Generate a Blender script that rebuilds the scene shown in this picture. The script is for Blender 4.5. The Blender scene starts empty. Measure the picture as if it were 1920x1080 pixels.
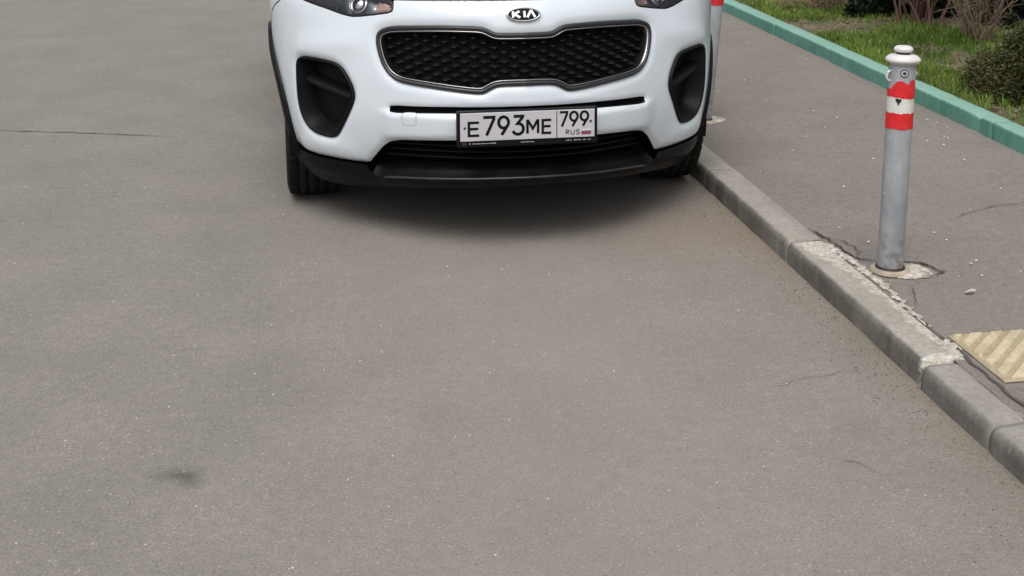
import bpy, bmesh, math, random
import numpy as np
from mathutils import Vector, Matrix, noise
from mathutils.geometry import delaunay_2d_cdt
R = math.radians
scn = bpy.context.scene
col = scn.collection

# ------------------------------------------------------------------ camera, sky, sun, exposure
cd = bpy.data.cameras.new('camera'); cam = bpy.data.objects.new('camera', cd); col.objects.link(cam)
cam.location = (0, 0, 1.705); cam.rotation_euler = (R(90 - 11.49), 0, R(-9.469))
cd.sensor_width = 36; cd.lens = 36 * 2450 / 1920; cd.shift_y = -(540 - 130) / 1920
cd.clip_start = .05; cd.clip_end = 4000
scn.camera = cam
SUN_EL, SUN_AZ = 63, 204          # overcast: a very wide, weak sun high up, behind the car to the left
wd = bpy.data.worlds.new('World'); scn.world = wd; wd.use_nodes = True
wn = wd.node_tree.nodes; wl = wd.node_tree.links; wn.clear()
sky = wn.new('ShaderNodeTexSky'); sky.sky_type = 'NISHITA'; sky.sun_disc = False
sky.sun_elevation = R(SUN_EL); sky.sun_rotation = R(SUN_AZ); sky.dust_density = 6; sky.air_density = 1.0; sky.ozone_density = 1
hs = wn.new('ShaderNodeHueSaturation'); hs.inputs['Saturation'].default_value = .22
bg = wn.new('ShaderNodeBackground'); bg.inputs['Strength'].default_value = .13
wo = wn.new('ShaderNodeOutputWorld')
wl.new(sky.outputs[0], hs.inputs['Color']); wl.new(hs.outputs[0], bg.inputs[0]); wl.new(bg.outputs[0], wo.inputs[0])
sd = bpy.data.lights.new('sun', 'SUN'); sun = bpy.data.objects.new('sun', sd); col.objects.link(sun)
sd.energy = .8; sd.angle = R(45); sd.color = (1, .975, .94)
# the Nishita azimuth runs clockwise from +Y
az = R(SUN_AZ); el = R(SUN_EL)
sdir = Vector((math.sin(az) * math.cos(el), math.cos(az) * math.cos(el), math.sin(el)))
sun.rotation_euler = sdir.to_track_quat('Z', 'Y').to_euler()
scn.view_settings.view_transform = 'Standard'; scn.view_settings.look = 'None'
scn.view_settings.gamma = 1; scn.view_settings.exposure = 0.24
scn.render.engine = 'CYCLES'

# ------------------------------------------------------------------ materials
def srgb(r, g, b):
    f = lambda c: (c / 255 / 12.92) if c <= 10 else ((c / 255 + .055) / 1.055) ** 2.4
    return (f(r), f(g), f(b), 1)
class NT:
    def __init__(s, name):
        s.m = bpy.data.materials.new(name); s.m.use_nodes = True
        s.t = s.m.node_tree; s.n = s.t.nodes; s.l = s.t.links
        s.b = s.n['Principled BSDF']; s.o = s.n['Material Output']
        s.tc = s.n.new('ShaderNodeTexCoord'); s.co = s.tc.outputs['Object']
    def inp(s, sock, v):
        if hasattr(v, 'is_linked') or hasattr(v, 'links'): s.l.new(v, sock)
        elif isinstance(v, tuple) and len(v) == 3 and sock.type == 'RGBA': sock.default_value = (*v, 1)
        else: sock.default_value = v
    def noise(s, scale, detail=4, rough=.55, vec=None, dist=0):
        n = s.n.new('ShaderNodeTexNoise'); n.inputs['Scale'].default_value = scale; n.inputs['Detail'].default_value = detail
        n.inputs['Roughness'].default_value = rough; n.inputs['Distortion'].default_value = dist
        s.l.new(vec or s.co, n.inputs['Vector']); return n.outputs['Fac']
    def voro(s, scale, feature='F1', out='Distance', vec=None):
        n = s.n.new('ShaderNodeTexVoronoi'); n.feature = feature; n.inputs['Scale'].default_value = scale
        s.l.new(vec or s.co, n.inputs['Vector']); return n.outputs[out]
    def ramp(s, f, stops):
        n = s.n.new('ShaderNodeValToRGB'); e = n.color_ramp.elements
        while len(e) < len(stops): e.new(.5)
        for k, (p, c) in enumerate(stops):
            e[k].position = p; e[k].color = c if isinstance(c, tuple) else (c, c, c, 1)
        s.l.new(f, n.inputs[0]); return n.outputs[0]
    def mix(s, f, a, b, mode='MIX'):
        n = s.n.new('ShaderNodeMix'); n.data_type = 'RGBA'; n.blend_type = mode
        s.inp(n.inputs[0], f); s.inp(n.inputs[6], a); s.inp(n.inputs[7], b); return n.outputs[2]
    def math(s, op, a, b=0., c=None):
        n = s.n.new('ShaderNodeMath'); n.operation = op
        s.inp(n.inputs[0], a); s.inp(n.inputs[1], b)
        if c is not None: s.inp(n.inputs[2], c)
        return n.outputs[0]
    def mapr(s, v, a, b, c=0., d=1.):
        n = s.n.new('ShaderNodeMapRange'); n.clamp = True
        s.l.new(v, n.inputs[0])
        for k, q in enumerate((a, b, c, d)): n.inputs[k + 1].default_value = q
        return n.outputs[0]
    def dist(s, p, vec=None):
        n = s.n.new('ShaderNodeVectorMath'); n.operation = 'DISTANCE'
        s.l.new(vec or s.co, n.inputs[0]); n.inputs[1].default_value = p; return n.outputs['Value']
    def scaled(s, v, vec=None):
        n = s.n.new('ShaderNodeVectorMath'); n.operation = 'MULTIPLY'
        s.l.new(vec or s.co, n.inputs[0]); n.inputs[1].default_value = v; return n.outputs[0]
    def sep(s, vec=None):
        n = s.n.new('ShaderNodeSeparateXYZ'); s.l.new(vec or s.co, n.inputs[0]); return n.outputs
    def normal(s):
        n = s.n.new('ShaderNodeNewGeometry'); return n.outputs['Normal']
    def bump(s, h, strength=.3, d=.002):
        n = s.n.new('ShaderNodeBump'); n.inputs['Strength'].default_value = strength; n.inputs['Distance'].default_value = d
        s.l.new(h, n.inputs['Height']); s.l.new(n.outputs[0], s.b.inputs['Normal'])
    def set(s, **k):
        for a, v in k.items(): s.inp(s.b.inputs[a.replace('_', ' ')], v)
        return s.m

def simple(name, c, rough=.5, metal=0., coat=0., spec=.5, var=.0, bump=None):
    t = NT(name)
    if var:
        f = t.noise(9, 5)
        cc = t.mix(t.mapr(f, .3, .7), tuple(x * (1 - var) for x in c[:3]), tuple(min(1, x * (1 + var)) for x in c[:3]))
    else: cc = c[:3]
    t.set(Base_Color=cc, Roughness=rough, Metallic=metal, Coat_Weight=coat, Coat_Roughness=.04)
    t.b.inputs['Specular IOR Level'].default_value = spec
    if bump: t.bump(t.noise(bump[0], 4), bump[1], bump[2])
    return t.m

def asphalt(name, a, b, stain=True, speck=.45, dirt_x=None):
    t = NT(name)
    big = t.noise(.55, 3, .5); med = t.noise(2.3, 4, .55); fine = t.noise(130, 3, .7); mid = t.noise(28, 5, .7)
    c = t.mix(t.mapr(big, .1, .9), a, b)
    c = t.mix(.55, c, t.mix(t.mapr(med, .35, .65), tuple(x * .97 for x in a), tuple(x * 1.02 for x in b)))
    c = t.mix(.66, c, t.ramp(fine, [(.30, .22), (.48, .50), (.60, .55), (.74, 1.0)]), 'OVERLAY')
    c = t.mix(.42, c, t.ramp(mid, [(.3, .36), (.7, .64)]), 'OVERLAY')
    # pale stone chips and dark pits
    v = t.voro(70); vc = t.voro(70, out='Color'); vs = t.sep(vc)
    chip = t.math('MULTIPLY', t.mapr(v, .30, .18), t.mapr(vs[0], .87, .90))
    c = t.mix(t.math('MULTIPLY', chip, speck), c, tuple(min(1, x * 2.0) for x in b))
    v2 = t.voro(34); vs2 = t.sep(t.voro(34, out='Color'))
    pit = t.math('MULTIPLY', t.mapr(v2, .22, .10), t.mapr(vs2[1], .955, .965))
    c = t.mix(t.math('MULTIPLY', pit, .55), c, tuple(x * .35 for x in a))
    if stain:
        wv = t.noise(9, 4, .6)
        def blot(p, r, amt, col_):
            nonlocal c
            d = t.dist((*p, 0), t.scaled((1, .62, 0)) if False else None)
            d = t.math('ADD', d, t.math('MULTIPLY', t.math('SUBTRACT', wv, .5), r * 1.7))
            c = t.mix(t.math('MULTIPLY', t.mapr(d, r, r * .15), amt), c, col_)
        blot((-.31, 3.20), .062, .7, tuple(x * .35 for x in a))
        blot((-.37, 3.215), .05, .35, tuple(x * .4 for x in a))
        blot((1.52, 3.17), .10, .22, tuple(x * .5 for x in a))
        blot((1.15, 3.1), .09, .14, tuple(x * .5 for x in a))
        blot((.35, 3.45), .14, .14, tuple(x * .55 for x in a))
        blot((-.35, 4.7), .30, .06, tuple(x * .7 for x in a))
        # worn wheel path, a little paler and warmer
        pth = t.mapr(t.math('ABSOLUTE', t.math('SUBTRACT', t.sep()[0], .75)), .9, .1)
        c = t.mix(t.math('MULTIPLY', pth, .30), c, tuple(x * k for x, k in zip(b, (1.24, 1.20, 1.12))))
    if dirt_x is not None:
        x = t.sep()[0]; dn = t.noise(6, 5, .65)
        edge = t.math('ADD', t.math('SUBTRACT', dirt_x, x), t.math('MULTIPLY', t.math('SUBTRACT', dn, .5), .5))
        m = t.mapr(edge, .24, -.04)
        grit = t.noise(90, 3, .8)
        c = t.mix(t.math('MULTIPLY', m, .5), c, t.mix(t.mapr(grit, .4, .65), (.15, .118, .086), (.28, .235, .178)))
        # sand heap just in front of the car
        d = t.math('ADD', t.dist((1.55, 4.9, 0)), t.math('MULTIPLY', t.math('SUBTRACT', dn, .5), .5))
        c = t.mix(t.math('MULTIPLY', t.mapr(d, .55, .05), .6), c, t.mix(t.mapr(grit, .4, .65), (.16, .124, .092), (.30, .245, .185)))
    t.set(Base_Color=c, Roughness=.88)
    t.b.inputs['Specular IOR Level'].default_value = .25
    t.bump(t.math('ADD', fine, t.math('MULTIPLY', mid, .8)), .55, .004)
    return t.m

M = {}
WZ = .080
M['road'] = asphalt('road_asphalt', (.200, .185, .165), (.240, .221, .199), dirt_x=1.80)
M['walk'] = asphalt('pavement_asphalt', (.194, .172, .153), (.224, .200, .179), stain=False, speck=.3)
def concrete(name, c1, c2, dark, mortared=False):
    t = NT(name); n1 = t.noise(5, 5, .6); n2 = t.noise(60, 4, .7)
    c = t.mix(t.mapr(n1, .3, .7), c1, c2)
    c = t.mix(.5, c, t.ramp(n2, [(.3, .3), (.7, .7)]), 'OVERLAY')
    z = t.sep()[2]
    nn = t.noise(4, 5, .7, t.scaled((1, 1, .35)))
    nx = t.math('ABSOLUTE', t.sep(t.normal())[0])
    # tyre-scrubbed grime plus some shade painted into the stone's upright sides
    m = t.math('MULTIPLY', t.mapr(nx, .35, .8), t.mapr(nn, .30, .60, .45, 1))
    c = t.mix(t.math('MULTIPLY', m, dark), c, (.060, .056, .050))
    drip = t.math('MULTIPLY', t.mapr(t.noise(11, 4, .7, t.scaled((1, 1, .3))), .60, .72), t.mapr(nx, .4, .8))
    c = t.mix(t.math('MULTIPLY', drip, .5), c, (.30, .28, .25))
    if mortared:      # old pale mortar dragged over the back edge and the ends of this one stone
        x, y, zz = t.sep()
        w = t.mapr(y, 4.02, 4.42, .030, .100)
        nz = t.math('SUBTRACT', t.noise(16, 5, .65), .5); nz2 = t.noise(70, 4, .7)
        back = t.math('SUBTRACT', t.math('ADD', x, t.math('MULTIPLY', nz, .13)), t.math('SUBTRACT', 1.93, w))
        end = t.math('SUBTRACT', 3.405, t.math('ADD', y, t.math('MULTIPLY', nz, .16)))
        mk = t.math('MAXIMUM', t.mapr(back, -.006, .012), t.mapr(end, -.012, .012))
        mk = t.math('MULTIPLY', mk, t.mapr(nz2, .36, .52))
        c = t.mix(t.math('MULTIPLY', mk, .85), c, t.mix(t.mapr(nz2, .4, .7), (.42, .39, .33), (.72, .69, .62)))
    t.set(Base_Color=c, Roughness=.9); t.b.inputs['Specular IOR Level'].default_value = .2
    t.bump(t.math('ADD', n2, n1), .5, .004); return t.m
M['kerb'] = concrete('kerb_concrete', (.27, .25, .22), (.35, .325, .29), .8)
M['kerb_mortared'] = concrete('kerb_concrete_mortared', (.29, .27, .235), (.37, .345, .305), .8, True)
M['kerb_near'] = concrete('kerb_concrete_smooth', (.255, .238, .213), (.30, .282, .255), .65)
def mortar():
    t = NT('old_mortar'); n = t.noise(35, 5, .7); n2 = t.noise(12, 4)
    c = t.mix(t.mapr(n, .35, .65), (.30, .27, .22), (.62, .59, .53)); c = t.mix(t.mapr(n2, .52, .66), c, (.24, .215, .18))
    t.set(Base_Color=c, Roughness=.95); t.bump(n, .7, .006); return t.m
M['mortar'] = mortar()
def greenpaint():
    t = NT('faded_green_paint'); n = t.noise(3.5, 5, .6); n2 = t.noise(24, 4, .7, t.scaled((1, 1, .25)))
    c = t.mix(t.mapr(n, .3, .7), (.085, .235, .185), (.135, .325, .262))
    c = t.mix(t.math('MULTIPLY', t.mapr(n2, .5, .72), .3), c, (.30, .46, .40))
    up = t.sep(t.normal())[2]
    # paler tone on the tops, worn bare patches on some faces
    c = t.mix(t.math('MULTIPLY', t.mapr(up, .6, .95), .38), c, (.36, .52, .44))
    w = t.math('MULTIPLY', t.mapr(t.noise(1.3, 3), .60, .66), t.mapr(up, .7, .2))
    c = t.mix(t.math('MULTIPLY', w, .75), c, (.17, .17, .155))
    t.set(Base_Color=c, Roughness=.75); t.bump(t.noise(40, 4), .35, .003); return t.m
M['green'] = greenpaint()
M['crack'] = simple('crack_dark', (.035, .032, .028), .95)
M['crack_soft'] = simple('crack_filled', (.085, .08, .07), .95)
M['crack_faint'] = simple('crack_faint', (.185, .168, .149), .95)
def tactile():
    t = NT('yellow_tactile_concrete'); n = t.noise(14, 5, .65); n2 = t.noise(90, 3)
    c = t.mix(t.mapr(n, .3, .7), (.43, .35, .215), (.58, .505, .35)); c = t.mix(.5, c, t.ramp(n2, [(.3, .32), (.7, .66)]), 'OVERLAY')
    c = t.mix(t.mapr(t.noise(5, 4), .55, .7), c, (.42, .36, .26))
    c = t.mix(t.math('MULTIPLY', t.mapr(t.sep()[2], WZ + .013, WZ + .005), .62), c, (.24, .195, .13))   # rib shading painted into the grooves as a darker tone
    t.set(Base_Color=c, Roughness=.9); t.bump(n2, .4, .003); return t.m
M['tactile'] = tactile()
def paint():
    t = NT('white_car_paint'); n = t.noise(2.2, 4)
    c = t.mix(t.mapr(n, .35, .65), (.635, .695, .745), (.665, .72, .77))
    z = t.sep()[2]
    dirt = t.math('MULTIPLY', t.mapr(z, .42, .28), t.mapr(t.noise(14, 5, .7), .35, .7))
    c = t.mix(t.math('MULTIPLY', dirt, .22), c, (.45, .42, .38))
    t.set(Base_Color=c, Roughness=.28, Coat_Weight=.9, Coat_Roughness=.05); return t.m
M['paint'] = paint()
def plastic(name, c, rough, dust=.03, spec=.15):
    t = NT(name); n = t.noise(7, 5, .6)
    cc = t.mix(t.math('MULTIPLY', t.mapr(n, .4, .7), dust), (c, c, c * 1.1), (.10, .095, .09))
    t.set(Base_Color=cc, Roughness=t.mapr(n, .3, .7, rough * .85, rough * 1.15)); t.b.inputs['Specular IOR Level'].default_value = spec; t.bump(t.noise(400, 2), .12, .0008); return t.m
M['plastic'] = plastic('black_textured_plastic', .006, .45)
M['lip'] = plastic('worn_black_lip', .004, .42, .04, .13)
M['edge'] = plastic('lip_edge_highlight', .022, .35, .15, .45)  # greyer, glossier plastic that paints in the highlight along the lip ridge
M['trim'] = plastic('charcoal_grille_frame', .022, .30, .03, .45)
M['void'] = simple('black_cavity', (.006, .006, .007), .8, spec=.1)
M['stud'] = plastic('black_grille_plastic', .008, .30, .03, .6)
M['chrome'] = simple('satin_chrome', (.50, .50, .51), .20, 1.)
M['chrome_white'] = simple('bright_chrome', (.92, .92, .93), .25, .7)
M['rubber'] = plastic('tyre_rubber', .012, .78, .15)
M['alloy'] = simple('alloy_wheel', (.42, .43, .44), .35, .9)
M['glass'] = simple('tinted_window_glass', (.012, .015, .016), .04, 0, 0, .6)
def lens():
    t = NT('clear_headlight_lens'); t.n.remove(t.b)
    tr = t.n.new('ShaderNodeBsdfTransparent'); tr.inputs[0].default_value = (.86, .88, .9, 1)
    gl = t.n.new('ShaderNodeBsdfGlossy'); gl.inputs['Roughness'].default_value = .03
    fr = t.n.new('ShaderNodeFresnel'); fr.inputs[0].default_value = 1.55
    mx = t.n.new('ShaderNodeMixShader'); t.l.new(fr.outputs[0], mx.inputs[0]); t.l.new(tr.outputs[0], mx.inputs[1]); t.l.new(gl.outputs[0], mx.inputs[2])
    t.l.new(mx.outputs[0], t.o.inputs[0]); return t.m
M['lens'] = lens()
M['lamp_grey'] = simple('lamp_housing_grey', (.10, .115, .135), .3, .5)
M['lamp_bezel'] = simple('lamp_bezel_black', (.02, .018, .022), .3)
M['indicator'] = simple('indicator_reflector', (.72, .46, .38), .22, .6)
M['plate'] = simple('number_plate_white', (.53, .52, .55), .4, var=.03)
M['plate_black'] = simple('plate_lettering_black', (.007, .007, .008), .5, spec=.15)
M['plate_frame'] = simple('plate_frame_black', (.007, .007, .008), .4, spec=.15)
M['mark_grey'] = simple('plate_frame_print', (.42, .42, .44), .5)
M['mark_red'] = simple('plate_frame_red_print', (.12, .02, .025), .5)
M['flag_red'] = simple('flag_red', (.25, .03, .05), .5); M['flag_blue'] = simple('flag_blue', (.16, .10, .22), .5); M['flag_white'] = simple('flag_white', (.7, .7, .72), .5)
def galv():
    t = NT('galvanised_grey_post'); n = t.noise(6, 5, .6); n2 = t.noise(45, 4, .7, t.scaled((1, 1, .35)))
    c = t.mix(t.mapr(n, .3, .7), (.245, .258, .275), (.335, .348, .365)); c = t.mix(.4, c, t.ramp(n2, [(.3, .34), (.72, .68)]), 'OVERLAY')
    ch = t.mapr(t.noise(26, 3, .6), .69, .72); c = t.mix(t.math('MULTIPLY', ch, .7), c, (.55, .55, .55))
    z = t.sep()[2]
    rs = t.math('MULTIPLY', t.mapr(z, .20, .0), t.mapr(t.noise(30, 4, .6), .50, .62)); c = t.mix(t.math('MULTIPLY', rs, .8), c, (.16, .085, .05))
    t.set(Base_Color=c, Roughness=.55, Metallic=.15); t.bump(n2, .15, .001); return t.m
M['galv'] = galv()
def bandpaint(name, a, b, wear):
    t = NT(name); n = t.noise(18, 5, .65); n2 = t.noise(38, 4, .7, t.scaled((1, 1, .22)))
    c = t.mix(t.mapr(n, .3, .7), a, b); c = t.mix(t.math('MULTIPLY', t.mapr(n2, .58, .66), wear), c, (.42, .44, .42))
    t.set(Base_Color=c, Roughness=.45); return t.m
M['red'] = bandpaint('red_band_paint', (.60, .012, .018), (.74, .03, .035), .12)
M['white_band'] = bandpaint('white_band_paint', (.62, .63, .58), (.74, .74, .70), .5)
M['cap'] = bandpaint('white_cap_paint', (.56, .56, .54), (.74, .73, .71), .25)
M['rust'] = simple('rusty_steel', (.33, .28, .21), .9, var=.4, bump=(60, .5, .002))
M['dark'] = simple('dark_metal', (.03, .03, .03), .5, .3)
def soil():
    t = NT('garden_soil'); n = t.noise(4, 6, .65); n2 = t.noise(40, 4, .7)
    c = t.mix(t.mapr(n, .3, .7), (.10, .076, .050), (.20, .155, .105)); c = t.mix(.7, c, t.ramp(n2, [(.3, .25), (.7, .75)]), 'OVERLAY')
    c = t.mix(t.mapr(t.noise(2.1, 4), .46, .60), c, (.085, .115, .035))
    t.set(Base_Color=c, Roughness=1.); t.bump(n2, .8, .02); return t.m
M['soil'] = soil()
def leafy(name, a, b, sss=True):
    t = NT(name); oi = t.n.new('ShaderNodeNewGeometry')
    c = t.mix(oi.outputs['Random Per Island'], a, b); c = t.mix(t.mapr(t.noise(1.6, 3), .35, .65), c, tuple(x * .65 for x in a))
    t.set(Base_Color=c, Roughness=.6); t.b.inputs['Specular IOR Level'].default_value = .25
    return t.m
M['grass'] = leafy('grass_blades', (.12, .205, .030), (.29, .38, .085))
M['dry'] = leafy('dry_leaves', (.13, .085, .05), (.30, .22, .14))
M['conifer'] = leafy('dark_conifer_needles', (.010, .020, .010), (.028, .046, .020))
M['juniper'] = leafy('olive_juniper_needles', (.060, .068, .024), (.15, .145, .058))
M['herb'] = leafy('grey_green_leaves', (.08, .11, .06), (.20, .23, .15))
M['bark'] = simple('red_brown_bark', (.13, .078, .055), .9, var=.4)
M['twig'] = simple('grey_brown_twigs', (.155, .115, .08), .9, var=.4)
M['paper'] = simple('scrap_paper', (.62, .57, .52), .9, var=.1)
M['pebble'] = simple('pale_grit', (.55, .53, .48), .9, var=.25)

# ------------------------------------------------------------------ helpers
def tag(o, label=None, cat=None, group=None, kind=None):
    if label: o['label'] = label
    if cat: o['category'] = cat
    if group: o['group'] = group
    if kind: o['kind'] = kind
    return o
def empty(name, loc=(0, 0, 0), rot=(0, 0, 0)):
    o = bpy.data.objects.new(name, None); col.objects.link(o); o.location = loc; o.rotation_euler = rot; return o
def mobj(name, verts, faces, mat, parent=None, smooth=True):
    me = bpy.data.meshes.new(name); me.from_pydata([tuple(map(float, v)) for v in verts], [], [tuple(map(int, f)) for f in faces])
    if smooth: me.polygons.foreach_set('use_smooth', [True] * len(me.polygons))
    me.materials.append(mat); me.update()
    o = bpy.data.objects.new(name, me); col.objects.link(o); o.parent = parent; return o
def bobj(name, bm, mat, parent=None, smooth=False):
    me = bpy.data.meshes.new(name); bm.normal_update(); bm.to_mesh(me); bm.free()
    if smooth: me.polygons.foreach_set('use_smooth', [True] * len(me.polygons))
    me.materials.append(mat); o = bpy.data.objects.new(name, me); col.objects.link(o); o.parent = parent; return o
def box_bm(c, s, bev=0., seg=2, bm=None, rot=None):
    b = bm or bmesh.new()
    r = bmesh.ops.create_cube(b, size=1.); vs = r['verts']
    mt = Matrix.Translation(c) @ (rot or Matrix()) @ Matrix.Diagonal((*s, 1)); bmesh.ops.transform(b, matrix=mt, verts=vs)
    if bev:
        es = list({e for v in vs for e in v.link_edges}); bmesh.ops.bevel(b, geom=es, offset=bev, segments=seg, affect='EDGES', profile=.5)
    return b
def lathe(prof, n=32, ang=(0, 2 * math.pi)):
    """profile of (radius, z) turned about z"""
    vs, fs = [], []
    for k in range(n):
        a = ang[0] + (ang[1] - ang[0]) * k / n
        for r, z in prof: vs.append((r * math.cos(a), r * math.sin(a), z))
    m = len(prof)
    for k in range(n):
        k2 = (k + 1) % n
        for j in range(m - 1): fs.append((k * m + j, k2 * m + j, k2 * m + j + 1, k * m + j + 1))
    return vs, fs
def tube(pts, rad, n=6, vs=None, fs=None, cap=True):
    vs = [] if vs is None else vs; fs = [] if fs is None else fs
    P = [Vector(p) for p in pts]; base = len(vs); up = Vector((0, 0, 1))
    for i, p in enumerate(P):
        d = (P[min(i + 1, len(P) - 1)] - P[max(i - 1, 0)]).normalized()
        a = d.cross(up if abs(d.z) < .9 else Vector((1, 0, 0))).normalized(); b = d.cross(a)
        r = rad[i] if hasattr(rad, '__len__') else rad
        for k in range(n):
            t = 2 * math.pi * k / n; vs.append(p + a * r * math.cos(t) + b * r * math.sin(t))
    for i in range(len(P) - 1):
        for k in range(n): fs.append((base + i * n + k, base + i * n + (k + 1) % n, base + (i + 1) * n + (k + 1) % n, base + (i + 1) * n + k))
    if cap:
        fs.append(tuple(base + k for k in range(n))[::-1]); fs.append(tuple(base + (len(P) - 1) * n + k for k in range(n)))
    return vs, fs
def copy_tree(o, parent=None):
    c = o.copy(); col.objects.link(c); c.parent = parent
    for ch in list(o.children): copy_tree(ch, c)
    return c

# ------------------------------------------------------------------ ground, road, pavement
def sheet(name, x0, x1, y0, y1, z, mat, nx=1, ny=1, f=None):
    vs = [(x0 + (x1 - x0) * i / nx, y0 + (y1 - y0) * j / ny, 0) for j in range(ny + 1) for i in range(nx + 1)]
    vs = [(x, y, z + (f(x, y) if f else 0)) for x, y, _ in vs]
    fs = [(j * (nx + 1) + i, j * (nx + 1) + i + 1, (j + 1) * (nx + 1) + i + 1, (j + 1) * (nx + 1) + i) for j in range(ny) for i in range(nx)]
    return tag(mobj(name, vs, fs, mat), kind='structure')
sheet('ground', -1500, 1500, -1500, 1500, -.06, M['soil'])
road = sheet('road', -14, 1.86, -12, 60, 0, M['road'], 20, 40)
WZ = .080
pave = sheet('pavement', 1.90, 3.42, -12, 40, WZ - .002, M['walk'], 30, 400,
             lambda x, y: .004 * noise.noise(Vector((x * 2.2, y * 2.2, 3))))
lawn = sheet('lawn_soil', 3.46, 30, -12, 40, .10, M['soil'], 60, 90, lambda x, y: .05 * noise.noise(Vector((x * .9, y * .9, 7))) + .012 * noise.noise(Vector((x * 5, y * 5, 1))) + min(.10, max(0, x - 4.0) * .04))

rnd = random.Random(4)
def stone(name, x0, x1, y0, y1, z0, z1, mat, parent, r=.018, seed=0, lean=0.):
    """a kerb stone: rounded road edge, slightly worn outline"""
    prof = [(x0 + lean, z0), (x0, z1 - r * 1.25)]
    for k in range(1, 6):
        a = math.pi / 2 * k / 5; prof.append((x0 + r - r * math.cos(a), z1 - r * 1.25 + r * 1.25 * math.sin(a)))
    prof += [(x0 + (x1 - x0) * .5, z1 + .001), (x1 - .006, z1), (x1, z1 - .006), (x1, z0)]
    n = max(4, int((y1 - y0) / .02)); vs = []
    for j in range(n + 1):
        y = y0 + (y1 - y0) * j / n; e = min(j, n - j)
        for (x, z) in prof:
            w = noise.noise(Vector((x * 9 + seed, y * 9, z * 9))) * .0035 + noise.noise(Vector((x * 30, y * 30, z * 30 + seed))) * .0018
            chip = max(0, noise.noise(Vector((y * 7 + seed, seed, 2))) - .30) * .034 if z > z1 - r * 1.3 and x < x0 + r * 1.2 else 0
            if e == 0: w -= .004
            vs.append((x - w + chip, y, z + (w if z > z0 + .01 else 0) - chip))
    m = len(prof)
    fs = [(j * m + k, j * m + k + 1, (j + 1) * m + k + 1, (j + 1) * m + k) for j in range(n) for k in range(m - 1)]
    fs += [tuple(range(m))[::-1], tuple(n * m + k for k in range(m))]
    o = mobj(name, vs, fs, mat, parent)
    return o
kerb = tag(empty('kerb', (1.8, 0, 0)), kind='structure')
ky = [-1.0, 0.0, 1.0, 2.0, 2.985, 3.375, 4.475]
while ky[-1] < 30: ky.append(ky[-1] + 1.0)
for i in range(len(ky) - 1):
    y0, y1 = ky[i] + .005, ky[i + 1] - .005
    near = y1 < 3.4
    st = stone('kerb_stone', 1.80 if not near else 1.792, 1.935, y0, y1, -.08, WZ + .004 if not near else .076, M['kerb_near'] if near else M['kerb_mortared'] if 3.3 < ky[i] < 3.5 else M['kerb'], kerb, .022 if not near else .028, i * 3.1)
    st.location = (-1.8, 0, 0)
    if 4.4 < ky[i] < 5: st.location.x -= .0; st.location.z = .004
    st.rotation_euler = (0, 0, 0)
# dark joint filler between stones
for i in range(1, len(ky) - 1):
    if ky[i] < 14:
        j = bobj('mortar_joint', box_bm((1.868 - 1.8, ky[i], .015), (.12, .014, .085 if ky[i] > 3.4 else .07)), M['crack_soft'], kerb)
edging = tag(empty('garden_edging', (3.4, 0, 0)), kind='structure')
def green_stone(y0, y1, seed):
    o = stone('edging_stone', 3.372 + .004 * math.sin(seed * 5), 3.488 + .004 * math.sin(seed * 5), y0 + .003, y1 - .003, -.02, .158 + .004 * math.sin(seed * 3.3), M['green'], edging, .010, seed)
    o.location.x = -3.4
gy = -1.2
k = 0
while gy < 26:
    green_stone(gy, gy + 1.0, k * 1.7); gy += 1.0; k += 1

# cracks: thin irregular slivers
def sliver(name, pts, w, z, mat, parent, seed=0, jit=.012, seg=8):
    r = random.Random(seed); P = []
    for (a, b) in zip(pts[:-1], pts[1:]):
        for k in range(seg): P.append((a[0] + (b[0] - a[0]) * k / seg + r.uniform(-jit, jit), a[1] + (b[1] - a[1]) * k / seg + r.uniform(-jit, jit)))
    P.append(pts[-1]); vs = []; fs = []
    for i, p in enumerate(P):
        a = P[max(i - 1, 0)]; b = P[min(i + 1, len(P) - 1)]; dx, dy = b[0] - a[0], b[1] - a[1]; L = math.hypot(dx, dy) or 1
        ww = w * r.uniform(.3, 1.) * min(1, (i + .4) / 5, (len(P) - .6 - i) / 5) / 2
        vs += [(p[0] - dy / L * ww, p[1] + dx / L * ww, z), (p[0] + dy / L * ww, p[1] - dx / L * ww, z)]
    for i in range(len(P) - 1): fs.append((2 * i, 2 * i + 1, 2 * i + 3, 2 * i + 2))
    return mobj(name, vs, fs, mat, parent, False)
sliver('crack', [(-4.5, 7.62), (-1.577, 7.106), (-1.208, 7.0), (-.586, 6.79)], .015, .004, M['crack_faint'], road, 1, .008, 10)
sliver('crack', [(1.569, 4.029), (1.608, 3.936)], .006, .005, M['crack'], road, 2, .002, 3)
sliver('crack', [(1.30, 3.43), (1.5, 3.50), (1.70, 3.52)], .004, .004, M['crack_faint'], road, 9, .012, 6)
sliver('crack', [(1.35, 3.02), (1.42, 2.98), (1.46, 2.90)], .004, .004, M['crack_faint'], road, 10, .006, 5)
for s_, (pts, w) in enumerate([([(1.93, 4.62), (1.962, 4.508), (1.975, 4.36), (1.985, 4.26), (2.04, 4.22)], .013), ([(1.955, 4.50), (2.01, 4.46), (2.03, 4.33), (1.985, 4.26)], .006),
              ([(2.053, 4.0), (2.04, 3.93), (2.0, 3.84), (1.98, 3.78)], .005), ([(2.54, 4.63), (2.672, 4.706), (2.828, 4.775), (3.36, 4.80)], .007),
              ([(2.10, 4.20), (2.19, 4.17), (2.225, 4.08), (2.19, 4.045)], .016), ([(1.94, 3.72), (1.945, 3.5), (1.94, 3.3), (1.94, 3.12), (1.93, 2.8), (1.93, 2.4)], .014)]):
    sliver('crack', pts, w, WZ + .0045, M['crack_soft'] if s_ in (2, 3, 5) else M['crack'], pave, 20 + s_, .008, 6)

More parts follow.
